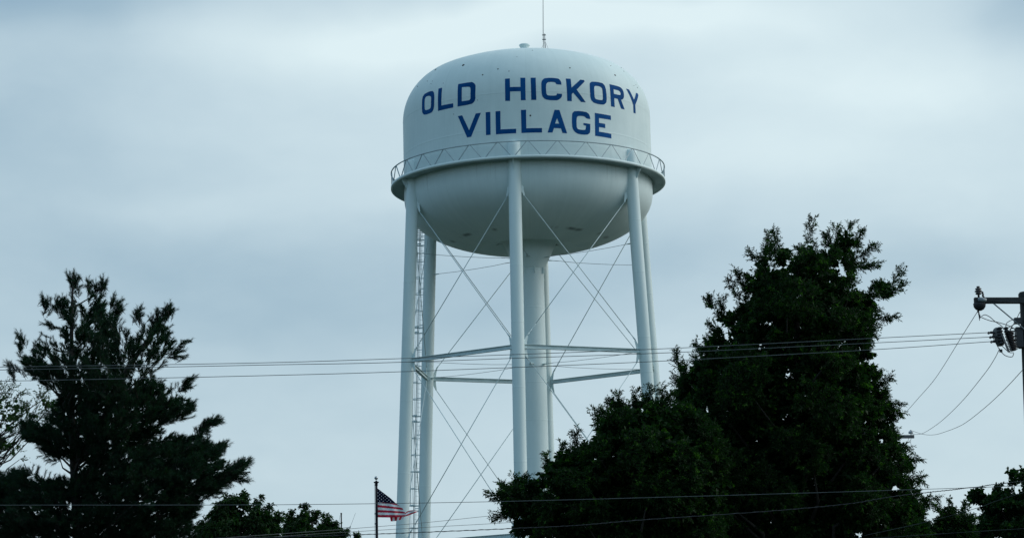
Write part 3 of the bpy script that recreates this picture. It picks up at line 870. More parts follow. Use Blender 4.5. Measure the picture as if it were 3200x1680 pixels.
make_tree('leafy_tree', 'loose lighter green tree between the tall oak and the lower right corner tree', 'tree', MP2, 70, 1.4, (2975, 1720), 420, 12, (.10, .04), 6, 9, .22, mat_oak, (2975, 1630), nl=22, inner=1.4, seed=11, droop=.15,
          spires=[(2972, 1568, .2, 1, .5), (3014, 1570, .2, 1, .5), (2940, 1592, -.3, 1, .4), (2900, 1640, -.5, 1, .4)], holes=[(2985, 1650, 7, 1), (3030, 1655, 8, 1), (2962, 1600, 5, 1)])
# sparse tree at the left edge
SP = [(-260,1760),(-260,1230),(-120,1200),(0,1188),(25,1190),(55,1225),(95,1240),(135,1215),(175,1235),(215,1250),(225,1310),(170,1345),(120,1330),(80,1400),(90,1470),(60,1530),(80,1600),(150,1640),(160,1760)]
make_tree('sparse_tree', 'half bare tree with thin open branches at the left edge behind the pine', 'tree', SP, 74, 1.8, (-60, 1620), 560, 12, (.08, .034), 4, 7, .26, mat_twigleaf, (-60, 1330), nl=150, seed=12, thin=.8, trunk_r=(.16, .03), twr=.008,
          spires=[(20, 1192, .6, 1, .6), (48, 1205, .8, .7, .6), (75, 1225, .9, .5, .5), (130, 1215, .3, 1, .5)],
          holes=[(60, 1400, 34, .9), (25, 1455, 34, .9), (90, 1430, 26, .8), (30, 1330, 16, 1), (70, 1290, 14, 1), (0, 1290, 12, 1), (110, 1290, 12, 1), (155, 1290, 10, 1), (40, 1500, 20, 1)])


# ------------------------------------------------------------------ white pine
PINE = [(205,835),(232,862),(242,835),(262,890),(282,868),(300,892),(330,850),(336,900),(330,935),(345,960),(385,925),(395,945),(378,985),(395,1000),(430,950),(455,942),(452,985),(440,1010),(465,1000),(492,958),(510,972),(530,932),(540,958),(562,962),(543,1000),(540,1040),(555,1070),(605,1055),(590,1085),(590,1110),(560,1130),(545,1150),(520,1165),(500,1185),(520,1195),(560,1190),(590,1175),(622,1163),(610,1190),(600,1210),(590,1240),(618,1262),(612,1295),(570,1318),(545,1345),(570,1350),(625,1325),(660,1300),(692,1290),(694,1315),(680,1345),(650,1370),(670,1385),(700,1378),(730,1372),(722,1400),(695,1430),(715,1440),(780,1425),(798,1448),(780,1470),(798,1500),(770,1512),(735,1525),(700,1535),(690,1560),(640,1590),(620,1640),(640,1680),(640,1760),(-220,1760),(-220,1560),(-150,1520),(-20,1480),(40,1460),(90,1440),(120,1452),(165,1475),(205,1480),(225,1452),(180,1452),(110,1440),(75,1400),(55,1350),(60,1310),(100,1290),(150,1285),(165,1265),(120,1230),(90,1200),(60,1175),(20,1145),(5,1125),(35,1130),(55,1150),(58,1110),(45,1075),(48,1025),(75,1055),(95,1070),(120,1055),(125,1030),(150,1050),(170,1045),(172,1010),(130,1005),(125,990),(150,985),(125,950),(125,910),(140,935),(160,925),(175,960),(185,915),(200,945),(215,915),(222,900),(210,880)]
PHOLES = [(345, 1108, 16, .8), (262, 1085, 7, 1), (245, 1005, 7, 1.2), (288, 1040, 7, 1), (225, 1215, 9, .8), (240, 1480, 18, .8), (278, 1535, 5, 3), (205, 1490, 14, .7), (410, 1290, 12, .5), (395, 1275, 8, 1), (130, 1600, 14, .7), (60, 1600, 16, .8), (180, 1660, 10, 1), (430, 1430, 10, .6), (150, 1140, 14, 1), (110, 1180, 12, 1), (545, 1385, 8, .6), (300, 1245, 6, .8), (505, 1460, 8, .8)]
YP = 60.0


def shoots_to_mesh(B, D, L, nl, wd, per):
    """needles round each shoot, swept forward, longer brush at the tip"""
    n = len(B)
    t = np.tile(np.linspace(.15, 1.0, per), n)
    b = np.repeat(B, per, 0) + np.repeat(D, per, 0) * (np.repeat(L, per) * t)[:, None]
    dd = np.repeat(D, per, 0)
    r = rng.normal(size=b.shape); r -= (r * dd).sum(1, keepdims=True) * dd; r = unit(r)
    spread = rng.uniform(.35, .95, len(b))[:, None]
    nd = unit(dd + r * spread)
    ln = (nl * rng.uniform(.75, 1.15, len(b)))[:, None]
    s = unit(np.cross(nd, rng.normal(size=b.shape))) * wd[:, None] if isinstance(wd, np.ndarray) else unit(np.cross(nd, rng.normal(size=b.shape))) * wd
    V = np.stack([b - s * .5, b + s * .5, b + nd * ln + np.array([0, 0, -.012])], 1).reshape(-1, 3)
    return V, np.arange(len(V)).reshape(-1, 3)


def outline_tips(poly, step, r):
    """extra leading shoots along the outline, every few pixels"""
    A = np.asarray(poly, float); out = []
    for a, b in zip(A, np.roll(A, -1, 0)):
        if a[1] > 1640 or b[1] > 1640 or a[0] < -30: continue
        L_ = np.hypot(*(b - a)); n = int(L_ / step + r.uniform(0, 1))
        nx, ny = (b - a)[1] / L_, -(b - a)[0] / L_
        if ny > .25: continue                      # nothing grows out of the undersides
        for i in range(n):
            p = a + (b - a) * r.uniform(0, 1)
            out.append((p[0] + nx * 2, p[1] + ny * 2, nx * .8 + r.normal() * .2, max(-ny, 0) * .8 + .45 + r.normal() * .15))
    ok = inside(np.array([(o[0] - o[2] * 48, o[1] + o[3] * 48) for o in out]), poly) & inside(np.array([(o[0] - o[2] * 24, o[1] + o[3] * 24) for o in out]), poly)
    return [o for o, k in zip(out, ok) if k]


def make_pine():
    npts = 3700
    P, d, dy, shell = sample(PINE, npts, 22, YP, 2.4, PHOLES)
    keep = (P[:, 1] > 1200) | ((rng.uniform(size=npts) < .55) & (seg_dist(P, PINE) > 26))
    P, d, dy, shell = P[keep], d[keep], dy[keep], shell[keep]; npts = len(P)
    Cn = at(P[:, 0], P[:, 1], YP + dy)
    # boughs leave the nearest of two stems and sweep upwards at their ends
    sx = np.where(P[:, 0] > 330 + (P[:, 1] - 1000) * -.25, 430, 262)
    sx = np.where(P[:, 1] > 1250, 270, sx)
    ax = at(sx, np.full(npts, 1250.), YP)
    out = Cn - ax; out[:, 2] = 0; out = unit(out)
    hgt = np.clip((1500 - P[:, 1]) / 600, 0, 1)[:, None]
    D = unit(out * (1.0 - .55 * hgt) + np.array([0, 0, 1]) * (.35 + .75 * hgt) + rnd_dir(npts) * .28)
    tips = [(205,836,-.3,1),(230,833,0,1),(250,850,.5,1),(325,848,.1,1),(340,862,.6,1),(128,905,-.2,1),(150,917,.2,1),(174,913,-.1,1),(196,910,.1,1),(210,915,.3,1),(385,922,.5,1),(368,935,0,1),(400,945,.8,.8),(45,1022,-.6,1),(68,1042,.1,1),(5,1122,-.8,.6),(25,1128,-.3,1),(120,1003,-.9,.3),(428,948,-.1,1),(450,942,.5,1),(490,955,-.1,1),(515,940,.0,1),(533,930,.1,1),(562,960,.9,.5),(608,1053,.9,.5),(590,1085,.9,.4),(590,1108,1,.1),(608,1165,.6,.8),(625,1168,.8,.5),(620,1200,.9,.3),(618,1262,.8,.5),(612,1250,.6,.8),(665,1300,.7,.7),(688,1290,.7,.7),(694,1312,1,.2),(720,1372,.9,.5),(731,1380,.9,.3),(765,1430,.7,.8),(780,1425,.8,.6),(798,1445,1,.2),(797,1500,1,.0),(775,1505,.8,-.5),(735,1522,.7,-.7),(300,865,.1,1),(280,855,.1,1),(362,905,.3,1),(470,970,-.1,1)]
    nt_ = len(tips)
    tips += outline_tips(PINE, 13, np.random.default_rng(4))
    T0, TDd, TLL = [], [], []
    for n_, (x, y, ux, uy) in enumerate(tips):
        for j in range(3 if n_ < nt_ else 2):
            dd = ux * RX + uy * UX + rng.normal(size=3) * (.05 if j == 0 else .42); dd /= np.linalg.norm(dd)
            ln = .34 if j == 0 and n_ < nt_ else .17
            d0 = ux * RX + uy * UX; d0 = d0 / np.linalg.norm(d0)
            tip = at(x, y, YP + rng.uniform(-.2, .2)) - (d0 * (.10 + .07 * j) - dd * .02 if j else 0)
            T0.append(tip - dd * (ln + .05)); TDd.append(dd); TLL.append(ln)
        dd = ux * RX + uy * UX; dd /= np.linalg.norm(dd)
        if n_ >= nt_: continue
        c = at(x, y, YP) - dd * .42
        Cn = np.concatenate([Cn, [c, c + dd * .12]]); D = np.concatenate([D, [dd, dd]]); d = np.concatenate([d, [15, 15]])
    n = len(Cn)
    edge = (d < 30) | np.concatenate([shell, np.ones(len(d) - len(shell), bool)])
    BL = np.where(edge, .26, .34)
    # five shoots on each spray
    k = 7
    tt = np.tile(np.linspace(.0, .8, k), n)
    B = np.repeat(Cn, k, 0) + np.repeat(D, k, 0) * (np.repeat(BL, k) * tt - .15)[:, None]
    sd = rng.normal(size=B.shape); DD = np.repeat(D, k, 0); sd -= (sd * DD).sum(1, keepdims=True) * DD; sd = unit(sd)
    SD = unit(DD + sd * rng.uniform(.25, .95, len(B))[:, None] + np.array([0, 0, .12]))
    SL = rng.uniform(.11, .19, len(B))
    E_ = np.repeat(edge, k)
    Ve, Fe = shoots_to_mesh(np.concatenate([B[E_], np.array(T0)]), np.concatenate([SD[E_], np.array(TDd)]), np.concatenate([SL[E_], np.array(TLL)]), .10, .0058, 60)
    Vi, Fi = shoots_to_mesh(B[~E_], SD[~E_], SL[~E_], .12, .020, 30)
    V = np.concatenate([Ve, Vi]); F = np.concatenate([Fe, Fi + len(Ve)])
    bx = at(262, 1680, YP); base = np.array([bx[0], YP, 0.0])
    root = empty('pine_tree', base)
    tag(root, 'large dark white pine with two tops and brushy shoots on the left', 'pine tree')
    mesh_np('crown', V, F, mat_pine, root)
    mb = MB()
    limbs(mb, base, at(228, 850, YP), Cn, 130, .17, .015, seed=21)
    t2 = at(300, 1400, YP + .3)
    mb.tube([t2, at(345, 1250, YP + .3), at(420, 1120, YP + .2), at(470, 1050, YP), at(525, 945, YP)], [.10, .085, .06, .04, .01], 8)
    s3 = at(262, 1640, YP)
    mb.tube([s3, at(288, 1560, YP - .2), at(300, 1480, YP - .3), at(310, 1380, YP - .3)], [.1, .07, .06, .04], 8)
    mb.build('trunk', mat_bark, root)
    Sall = np.concatenate([B[E_], np.array(T0)]); Dall = np.concatenate([SD[E_], np.array(TDd)]); Lall = np.concatenate([SL[E_], np.array(TLL)])
    Vt, Ft = twigs_np(Sall - Dall * .02, Dall, Lall, .006)
    mesh_np('twigs', Vt, Ft, mat_bark, root)
    rebase(root)


make_pine()


# ================================================================== ground
s = 3500
me = bpy.data.meshes.new('ground')
g = [-s, -400, -60, 0, 60, 200, 400, s]
mb = MB()
xs = np.linspace(-s, s, 41); ys = np.linspace(-s, s, 41)
V = np.array([(x, y, 0.0) for y in ys for x in xs]); V[:, 2] = 0
F = np.array([(j * 41 + i, j * 41 + i + 1, (j + 1) * 41 + i + 1, (j + 1) * 41 + i) for j in range(40) for i in range(40)])
tag(mesh_np('ground', V, F, mat_ground), kind='structure')

# ================================================================== flagpole and flag
YF = 78.0
def fpx(zx, zy, dy=0.0): return at(1150 + zx / 6.439, 1470 + zy / 6.438, YF + dy)
pt = fpx(167, 225); pbm = fpx(179, 1352)
lean = (pt - pbm) / (pt[2] - pbm[2])
pb = pt - lean * pt[2]
fp = empty('flagpole', pb); tag(fp, 'slim dark flagpole with a silver ball on top', 'flagpole')
mb = MB()
pr = lambda t: .037 + .018 * t
zs = np.linspace(0, 1, 10)
mb.tube([pt + (pb - pt) * t for t in zs], [pr(t) for t in zs], 16)
mb.build('pole', mat_navy, fp)
mb = MB(); w = pt
mb.lathe([(.001, .045), (.03, .045), (.034, .02), (.08, .012), (.085, -.01), (.06, -.03), (.04, -.05), (.05, -.09), (.036, -.12), (.032, -.13)], w, 16)
mb.build('truck', mat_navy, fp)
mb = MB(); bc = fpx(165, 142); mb.sphere(bc, .057, 20, 12); mb.tube([w, bc], .008, 6)
mb.build('finial_ball', mat_ball, fp)
mb = MB()
for dx in (-.048, -.060):
    mb.tube([w + np.array([dx, -.03, -.06]), w + np.array([dx - .004, -.03, -1.0]), w + lean * -3.0 + np.array([dx - .006, -.05, 0]), w + lean * -5.5 + np.array([dx * 1.1, -.06, 0])], .0035, 6)
for zz in (.86 + .12, 1.17 + .12): mb.box(w + lean * -zz + np.array([-.052, -.03, 0]), (.014, 0, 0), (0, .014, 0), (0, 0, .022))
mb.build('halyard', mat_steel, fp)
rebase(fp)

mat_fn = noise_mat('flag_navy', (.004, .006, .024), (.008, .010, .036), 20, .9, spec=.05)
mat_fr = noise_mat('flag_red', (.46, .008, .03), (.58, .014, .05), 14, .8)
mat_fw = noise_mat('flag_white', (.76, .78, .82), (.84, .85, .88), 14, .8)
RED, WHT, NAV = 1, 2, 0
S13 = 585 / 13.0
FV, FF, FM = [], [], []
def add_sheet(fn, col, nu, nv):
    b = len(FV)
    for j in range(nv + 1):
        for i in range(nu + 1): FV.append(fn(i / nu, j / nv))
    for j in range(nv):
        for i in range(nu):
            FF.append((b + j * (nu + 1) + i, b + j * (nu + 1) + i + 1, b + (j + 1) * (nu + 1) + i + 1, b + (j + 1) * (nu + 1) + i))
            FM.append(col((i + .5) / nu, (j + .5) / nv))
def wave(x, y): return .035 * sin(x / 55.0 + y / 160.0) * min(1, x / 250.0) + .02 * sin(x / 33.0 - y / 70.0) * min(1, x / 200.0)
TOPE = [(187, 345), (300, 432), (450, 545), (560, 648), (620, 690), (690, 745), (732, 812), (748, 850)]
BOTE = [(193, 932), (300, 934), (450, 936), (560, 930), (620, 925), (690, 918), (735, 915), (760, 906)]
def ip(E, t):
    t = t * (len(E) - 1); i = min(int(t), len(E) - 2); f = t - i
    return (E[i][0] + (E[i + 1][0] - E[i][0]) * f, E[i][1] + (E[i + 1][1] - E[i][1]) * f)
def srow(x, y):
    """flag row for a point of the front sheet: stripes converge where the cloth is gathered"""
    t = max(0, (x - 187) / 560.0)
    yb = 932 - 20 * t * t
    k = 1 - .42 * max(0, t - .45)
    return 13 - (yb - y) / (S13 * k) * (1)
def front(u, v):
    a, b = ip(TOPE, u), ip(BOTE, u)
    x, y = a[0] + (b[0] - a[0]) * v, a[1] + (b[1] - a[1]) * v
    return fpx(x, y, wave(x - 187, y))
def fcol(u, v):
    a, b = ip(TOPE, u), ip(BOTE, u)
    x, y = a[0] + (b[0] - a[0]) * v, a[1] + (b[1] - a[1]) * v
    r = srow(x, y)
    t = (x - 187) / 560.0
    if y < 632 + 28 * t and x < 610: return NAV
    yl = 632 + 60 * t + 30 * t * t
    rows = (932 - yl - 10 * t)
    q = int((y - yl) / max(rows, 1) * 6.0)
    return WHT if q in (0, 2, 4) and y > yl else RED
add_sheet(front, fcol, 64, 66)
TT = [(735, 852), (790, 812), (850, 792), (930, 793), (970, 797), (992, 812)]
TB_ = [(735, 918), (790, 903), (850, 882), (930, 850), (970, 832), (992, 818)]
def tail(u, v):
    a, b = ip(TT, u), ip(TB_, u)
    x, y = a[0] + (b[0] - a[0]) * v, a[1] + (b[1] - a[1]) * v
    return fpx(x, y, wave(x - 187, y) + .04 + .05 * u)
def tcol(u, v):
    # the stripes run out across the fly and end on its slanting hem
    k = v + (1 - v) * u * .75 - .0
    q = v * 3 + u * 0.9
    return RED if (q < 1.0 or q > 2.25) else WHT
add_sheet(tail, tcol, 30, 18)
def hang(u, v):
    x0, x1 = 440 + 18 * v, 738 - 40 * v
    x = x0 + (x1 - x0) * u
    y = 915 + (98 - 30 * u * u * 1.6) * v
    return fpx(x, y, .06 + .015 * sin(x / 20.0))
def hcol(u, v): return RED if int(u * 6) % 2 == 0 else WHT
add_sheet(hang, hcol, 48, 10)
# stars
nstar_faces = []
flag = mesh_np('flag', np.array(FV), np.array(FF), [mat_fn, mat_fr, mat_fw], None, smooth=True, mi=FM)
tag(flag, 'red, white and blue star-spangled flag flying half folded from the flagpole', 'flag')
mb = MB()
def star(cx, cy, r):
    P = []
    for i in range(10):
        a = pi / 2 + i * pi / 5; q = r if i % 2 == 0 else r * .45
        x, y = cx + q * cos(a), cy - q * sin(a)
        P.append(fpx(x, y, wave(x - 187, y) - .012))
    b = len(mb.v); mb.v += [Vector(p) for p in P] + [Vector(fpx(cx, cy, wave(cx - 187, cy) - .012))]
    for i in range(10): mb.f.append((b + i, b + (i + 1) % 10, b + 10)); mb.s.append(False)
r = 0
y = 373
while y < 625:
    x = 200 if r % 2 == 0 else 236
    while x < 600:
        yy = y + (x - 200) * .07
        e = 345 + (x - 187) * .78 + 20
        if yy > e and yy < 628 + 28 * (x - 187) / 560: star(x, yy, 11.5)
        x += 73
    y += 32.5; r += 1
st = mb.build('stars', mat_fw, flag); st['label'] = 'white stars on the dark blue field'

# ================================================================== television aerial
YA = 96.0
def apx(x, y, dy=0.0): return at(1000 + x / 11.27, 1560 + y / 11.27, YA + dy)
tp = apx(747, 460); bt = apx(760, 1352)
ln = (tp - bt) / (tp[2] - bt[2]); gb = tp - ln * tp[2]
aer = empty('television_aerial', gb); tag(aer, 'old television aerial with slanted rods on a short dark mast above the tree', 'aerial')
mb = MB(); mb.tube([gb, tp - ln * .04], .026, 12); mb.tube([tp - ln * .06, tp], .032, 12); mb.build('mast', mat_black, aer)
mb = MB(); mb.tube([apx(600, 1012), apx(1065, 970)], .012, 8); mb.tube([apx(145, 1040, -.4), apx(440, 1018, -.1), apx(600, 1008)], .011, 6)
mb.box(apx(1065, 955), (.018, 0, 0), (0, .02, 0), (0, 0, .03)); mb.box(apx(608, 1005), (.022, 0, 0), (0, .02, 0), (0, 0, .035)); mb.box(apx(550, 1030), (.02, 0, 0), (0, .02, 0), (0, 0, .03))
mb.build('boom', mat_steel, aer)
for a, b in (((1255, 460), (1065, 950)), ((1055, 970), (955, 1290)), ((710, 545), (620, 1000)), ((590, 1080), (745, 1260)), ((540, 1215), (690, 1380)), ((800, 1270), (900, 1380))):
    mb = MB(); mb.tube([apx(*a), apx(*b)], .006, 6); mb.build('rod', mat_steel, aer)
rebase(aer)

# ================================================================== near utility pole
YU = 42.0
def ux(zx, zy, dy=0.0): return at(3020 + zx / 5.2, 880 + zy / 5.2, YU + dy)
ptop = at(3212, 918, YU); plow = at(3226, 1260, YU)
ld = (plow - ptop) / (ptop[2] - plow[2])
pbase = ptop + ld * ptop[2]
up_ = empty('utility_pole', pbase)
tag(up_, 'dark wooden utility pole with crossarm and fuse cluster at the right edge', 'utility pole')
mb = MB()
mb.tube([ptop + (pbase - ptop) * t for t in np.linspace(0, 1, 8)], [.140 + .03 * t for t in np.linspace(0, 1, 8)], 20)
mb.lathe([(.15, -.16), (.162, -.14), (.162, .0), (.14, .03), (.001, .05)], ptop, 20)
mb.build('pole', mat_wood, up_)
fr_ = -.17
mb = MB()
mb.box((ux(128, 305, fr_) + ux(1950, 305, fr_)) / 2, (ux(1950, 305, fr_) - ux(128, 305, fr_)) / 2, (0, .055, 0), (0, 0, .047))
arm = mb.build('crossarm', mat_armwood, up_)
mb = MB(); mb.bar(ux(440, 350, fr_ - .02), ux(935, 765, fr_ + .02), .012, .042, up=(0, 1, 0)); mb.bar(ux(1640, 350, fr_ - .02), ux(1130, 765, fr_ + .02), .012, .042, up=(0, 1, 0))
mb.build('arm_brace', mat_steel, up_)
def pin_ins(px, py, parent):
    c = ux(px, py, fr_)
    mb = MB()
    mb.lathe([(.018, -.09), (.018, .0), (.05, .01), (.052, .03), (.03, .035), (.066, .055), (.06, .07), (.035, .08), (.058, .098), (.05, .11), (.022, .118), (.03, .13), (.028, .145), (.001, .15)], c, 18)
    return mb.build('pin_insulator', mat_porc, parent)
pin_ins(198, 212, up_); pin_ins(1850, 212, up_)
# bell shaped hood under the arm end
mb = MB()
c = ux(212, 352, fr_ - .0)
mb.lathe([(.001, -.125), (.03, -.122), (.07, -.1), (.098, -.06), (.106, -.01), (.106, .0), (.001, .0)], c, 24)
mb.tube([c + np.array([-.03, 0, -.12]), c + np.array([-.03, 0, -.15])], .018, 8)
mb.build('hood', mat_black, up_)
mb = MB()
for i, (a, b) in enumerate(((262, 175), (270, 205), (268, 228), (282, 252), (280, 285))): mb.sphere(ux(a, b, fr_), .019, 8, 6)
mb.tube([ux(258, 165, fr_), ux(268, 215, fr_), ux(282, 300, fr_)], .01, 6)
mb.build('chain', mat_black, up_)
mb = MB(); mb.lathe([(.001, -.07), (.03, -.07), (.042, 0), (.03, .07), (.001, .08)], ux(255, 292, fr_ - .08), 14, axis=(1, 0, -.15)); mb.build('bushing', mat_steel, up_)
# bracket on the pole
mb = MB()
mb.box(ux(855, 905, -.05), (.055, 0, 0), (0, .08, 0), (0, 0, .17)); mb.box(ux(835, 635, -.12), (.06, 0, 0), (0, .05, 0), (0, 0, .05))
mb.tube([ux(870, 1000, -.1), ux(875, 1085, -.1)], .03, 8)
for y in (780, 865, 935, 1000):
    P = [ux(800 + 40 * cos(t) - 50, y + 28 * sin(t), -.1) for t in np.linspace(.6, 5.2, 9)]
    mb.tube([ux(845, y, -.1), P[0]], .012, 6); mb.tube(P, .011, 6)
mb.build('bracket', mat_black, up_)
# fuse cutouts and arrester: ribbed porcelain bodies
def ribbed(name, a, b, r, n, mat, dy=-.12):
    a, b = ux(*a, dy), ux(*b, dy); d = b - a; L_ = np.linalg.norm(d)
    pr = [(.001, 0), (r * .55, 0)]
    for i in range(n):
        z0 = L_ * (i + .1) / n
        pr += [(r * .6, z0), (r, z0 + L_ / n * .35), (r * .95, z0 + L_ / n * .5), (r * .6, z0 + L_ / n * .7)]
    pr += [(r * .55, L_), (.001, L_)]
    mb = MB(); mb.lathe(pr, a, 18, axis=d); return mb.build(name, mat, up_)
ribbed('fuse_cutout', (535, 735), (578, 1020), .055, 6, mat_black, -.2)
ribbed('fuse_cutout', (636, 735), (690, 960), .05, 5, mat_black, -.05)
ribbed('surge_arrester', (690, 800), (765, 1120), .085, 12, mat_porc, -.14)
mb = MB(); mb.bar(ux(575, 850, -.24), ux(690, 1140, -.24), .03, .03, up=(0, 1, 0)); mb.bar(ux(640, 880, -.22), ux(735, 1130, -.22), .015, .02, up=(0, 1, 0)); mb.build('fuse_tube', mat_greyarm, up_)
mb = MB()
mb.lathe([(.001, .15), (.04, .14), (.075, .1), (.08, .03), (.075, -.05), (.07, -.12), (.05, -.17), (.001, -.18)], ux(520, 880, -.1), 14, axis=UX * .9 + RX * -.25); mb.build('shield', mat_greyarm, up_)
for y0, xl in ((825, 350), (897, 378), (970, 395)):
    mb = MB()
    mb.tube([ux(xl + 12 + 14 * cos(t), y0 + 6 + 16 * sin(t), -.15) for t in np.linspace(0, 2 * pi, 11)], .009, 6)
    mb.tube([ux(xl, y0, -.15), ux(xl + 180, y0 - 8, -.15)], .012, 6)
    for dx in (50, 62, 120, 132, 170): mb.sphere(ux(xl + dx, y0 - 2, -.15), .024, 10, 6)
    mb.build('dead_end_insulator', mat_black, up_)
# jumper wires
def curve(mb, pts, r, f, n=7):
    """Catmull-Rom through pixel points"""
    P = [f(*p) for p in pts]
    P = [P[0] * 2 - P[1]] + P + [P[-1] * 2 - P[-2]]
    out = []
    for i in range(1, len(P) - 2):
        for t in np.linspace(0, 1, n, endpoint=False):
            a, b, c, d = P[i - 1:i + 3]
            out.append(.5 * ((2 * b) + (-a + c) * t + (2 * a - 5 * b + 4 * c - d) * t * t + (-a + 3 * b - 3 * c + d) * t ** 3))
    out.append(P[-2]); mb.tube(out, r, 6)
for pts in ([(200, 470, -.15), (215, 540, -.15), (240, 575, -.15), (380, 630, -.15), (520, 660, -.12), (680, 710, -.1), (790, 770, -.05)],
            [(245, 560, -.15), (300, 535, -.15), (380, 570, -.15), (460, 640, -.15), (550, 700, -.15), (610, 760, -.15)],
            [(185, 480, -.15), (205, 560, -.15), (215, 630, -.15)],
            [(638, 730, -.1), (660, 665, -.1), (740, 620, -.1), (850, 600, -.1)],
            [(870, 490, .1), (820, 590, .1), (770, 680, .05), (720, 760, 0)], [(670, 750, -.1), (740, 710, -.1), (830, 660, -.1)],
            [(430, 825, -.18), (435, 900, -.18), (480, 1000, -.18), (560, 1130, -.18), (640, 1200, -.18), (740, 1218, -.18), (770, 1160, -.18)],
            [(460, 890, -.2), (490, 960, -.2), (600, 1060, -.2), (690, 1140, -.2), (770, 1150, -.2)],
            [(280, 285, -.25), (600, 320, -.25), (900, 350, -.2)]):
    mb = MB(); curve(mb, pts, .0065, ux); mb.build('jumper_wire', mat_black, up_)
mb = MB(); mb.box(ux(215, 565, -.15), (.012, 0, 0), (0, .012, 0), (0, 0, .03)); mb.build('clamp', mat_black, up_)
mb = MB(); mb.box(ux(560, 1120, -.18), (.025, 0, 0), (0, .012, 0), (0, 0, .025)); mb.build('clamp', mat_black, up_)
rebase(up_)

# ================================================================== far utility pole behind the oak
YV = 80.0
pc = at(2700, 1325, YV); pq = np.array([pc[0] - .05, YV, 0.0])
fu = empty('utility_pole', pq)
tag(fu, 'far utility pole mostly behind the oak, only its two arm ends showing', 'utility pole')
mb = MB(); mb.tube([pq, pc], [.17, .13], 16); mb.build('pole', mat_wood, fu)
for (xa, xb, yy, h) in ((2562, 2856.5, 1363, .05), (2560, 2861, 1460, .036)):
    a, b = at(xa, yy + 3, YV - .18), at(xb, yy, YV - .18)
    mb = MB(); mb.box((a + b) / 2, (b - a) / 2, (0, .05, 0), (0, 0, h)); mb.build('crossarm', mat_greyarm, fu)
for xx in (2846.5, 2770, 2640, 2580):
    c = at(xx, 1357, YV - .18)
    mb = MB(); mb.lathe([(.012, -.02), (.012, .03), (.05, .032), (.075, .035), (.07, .05), (.078, .06), (.072, .095), (.045, .12), (.02, .125), (.035, .14), (.02, .15), (.001, .155)], c, 18)
    mb.build('pin_insulator', mat_whiteporc, fu)
def vp(x, y, dy=-.18): return at(2780 + x / 5.635, 1320 + y / 5.633, YV + dy)
mb = MB(); curve(mb, [(378, 275), (370, 340), (385, 400), (420, 470), (435, 560), (470, 650), (483, 700), (465, 760)], .006, vp); mb.build('jumper_wire', mat_wire, fu)
mb = MB(); curve(mb, [(335, 275), (305, 370), (270, 450), (255, 510), (240, 640)], .006, vp); mb.build('jumper_wire', mat_wire, fu)
rebase(fu)

# ================================================================== overhead wires
def wire(pts, r, Ya, Yb, label, group, mat=mat_wire, n=10, twist=0):
    """pixel points of a sagging wire that runs from depth Ya (first) to Yb (last)"""
    X = np.array([p[0] for p in pts], float)
    ts = (X - X[0]) / (X[-1] - X[0])
    P = [at(p[0], p[1], Ya + (Yb - Ya) * t) for p, t in zip(pts, ts)]
    P = [P[0] * 2 - P[1]] + P + [P[-1] * 2 - P[-2]]
    out = []
    for i in range(1, len(P) - 2):
        for t in np.linspace(0, 1, n, endpoint=False):
            a, b, c, d = P[i - 1:i + 3]
            out.append(.5 * ((2 * b) + (-a + c) * t + (2 * a - 5 * b + 4 * c - d) * t * t + (-a + 3 * b - 3 * c + d) * t ** 3))
    out.append(P[-2])
    c0 = Vector([float(v) for v in out[0]])
    mb = MB()
    q = [p - np.array(c0) for p in out]
    mb.tube(q, r, 6)
    if twist:
        dense = []
        for a, b in zip(q[:-1], q[1:]):
            for t in np.linspace(0, 1, 24, endpoint=False): dense.append(a + (b - a) * t)
        mb.tube([p + np.array([0, cos(i * .16), sin(i * .16)]) * r * .9 for i, p in enumerate(dense)], r * .8, 4)
    o = mb.build('power_line', mat, None); o.location = c0
    tag(o, label, 'wire', group)
    return o
G3 = 'three parallel lines crossing the tower'
def fit3(y0, y850, y1180, y1650, y2120, y2725, xe, ye, lab):
    wire([(-1100, y0 + 14), (-500, y0 + 9), (0, y0), (425, (y0 + y850) / 2 + .8), (850, y850), (1180, y1180), (1650, y1650), (2120, y2120), (2725, y2725), (xe, ye)], .0056, 41.8, 41.85, lab, G3)
fit3(1146, 1132, 1121.9, 1105.3, 1086.7, 1056.5, 3087, 1038.5, 'top wire of the three crossing the tower legs')
fit3(1155, 1139, 1133, 1117, 1100, 1071, 3093, 1052.3, 'middle wire of the three crossing the tower legs')
fit3(1190, 1172, 1162.9, 1145.4, 1124.8, 1092, 3096, 1066.5, 'lowest wire of the three crossing the tower legs')
wire([(-1000, 1583), (-400, 1580), (0, 1577), (425, 1576.6), (850, 1575.5), (1250, 1571), (1600, 1564.5), (2000, 1554), (2500, 1539.5), (3000, 1523.5), (3160, 1517.3), (3400, 1509), (4200, 1478)], .0047, 40, 40, 'single thin wire low across both trees and the flag', None, mat_wire)
wire([(-300, 1700), (300, 1688), (840, 1677), (1075, 1670.5), (1330, 1661), (1600, 1649.7), (1804, 1640), (2008, 1623), (2400, 1596), (2650, 1573), (2780, 1551.6), (2900, 1537), (2980, 1528.5), (3020, 1523), (3058, 1520), (3095, 1513.5), (3130, 1511), (3155, 1506.5), (3300, 1494), (3900, 1440)], .0065, 44, 44, 'thick twisted service cable sagging low under the flag', None, mat_black, twist=1)
wire([(700, 1679), (950, 1661), (1100, 1650), (1330, 1631), (1536, 1609.7), (1900, 1572), (2400, 1500)], .0075, 74, 90, 'upper of two faint wires sloping up behind the flag', 'two faint wires', mat_wire)
wire([(700, 1688), (950, 1669), (1100, 1660), (1330, 1646), (1577, 1632), (1900, 1611), (2400, 1570)], .0075, 74, 90, 'lower of two faint wires sloping up behind the flag', 'two faint wires', mat_wire)
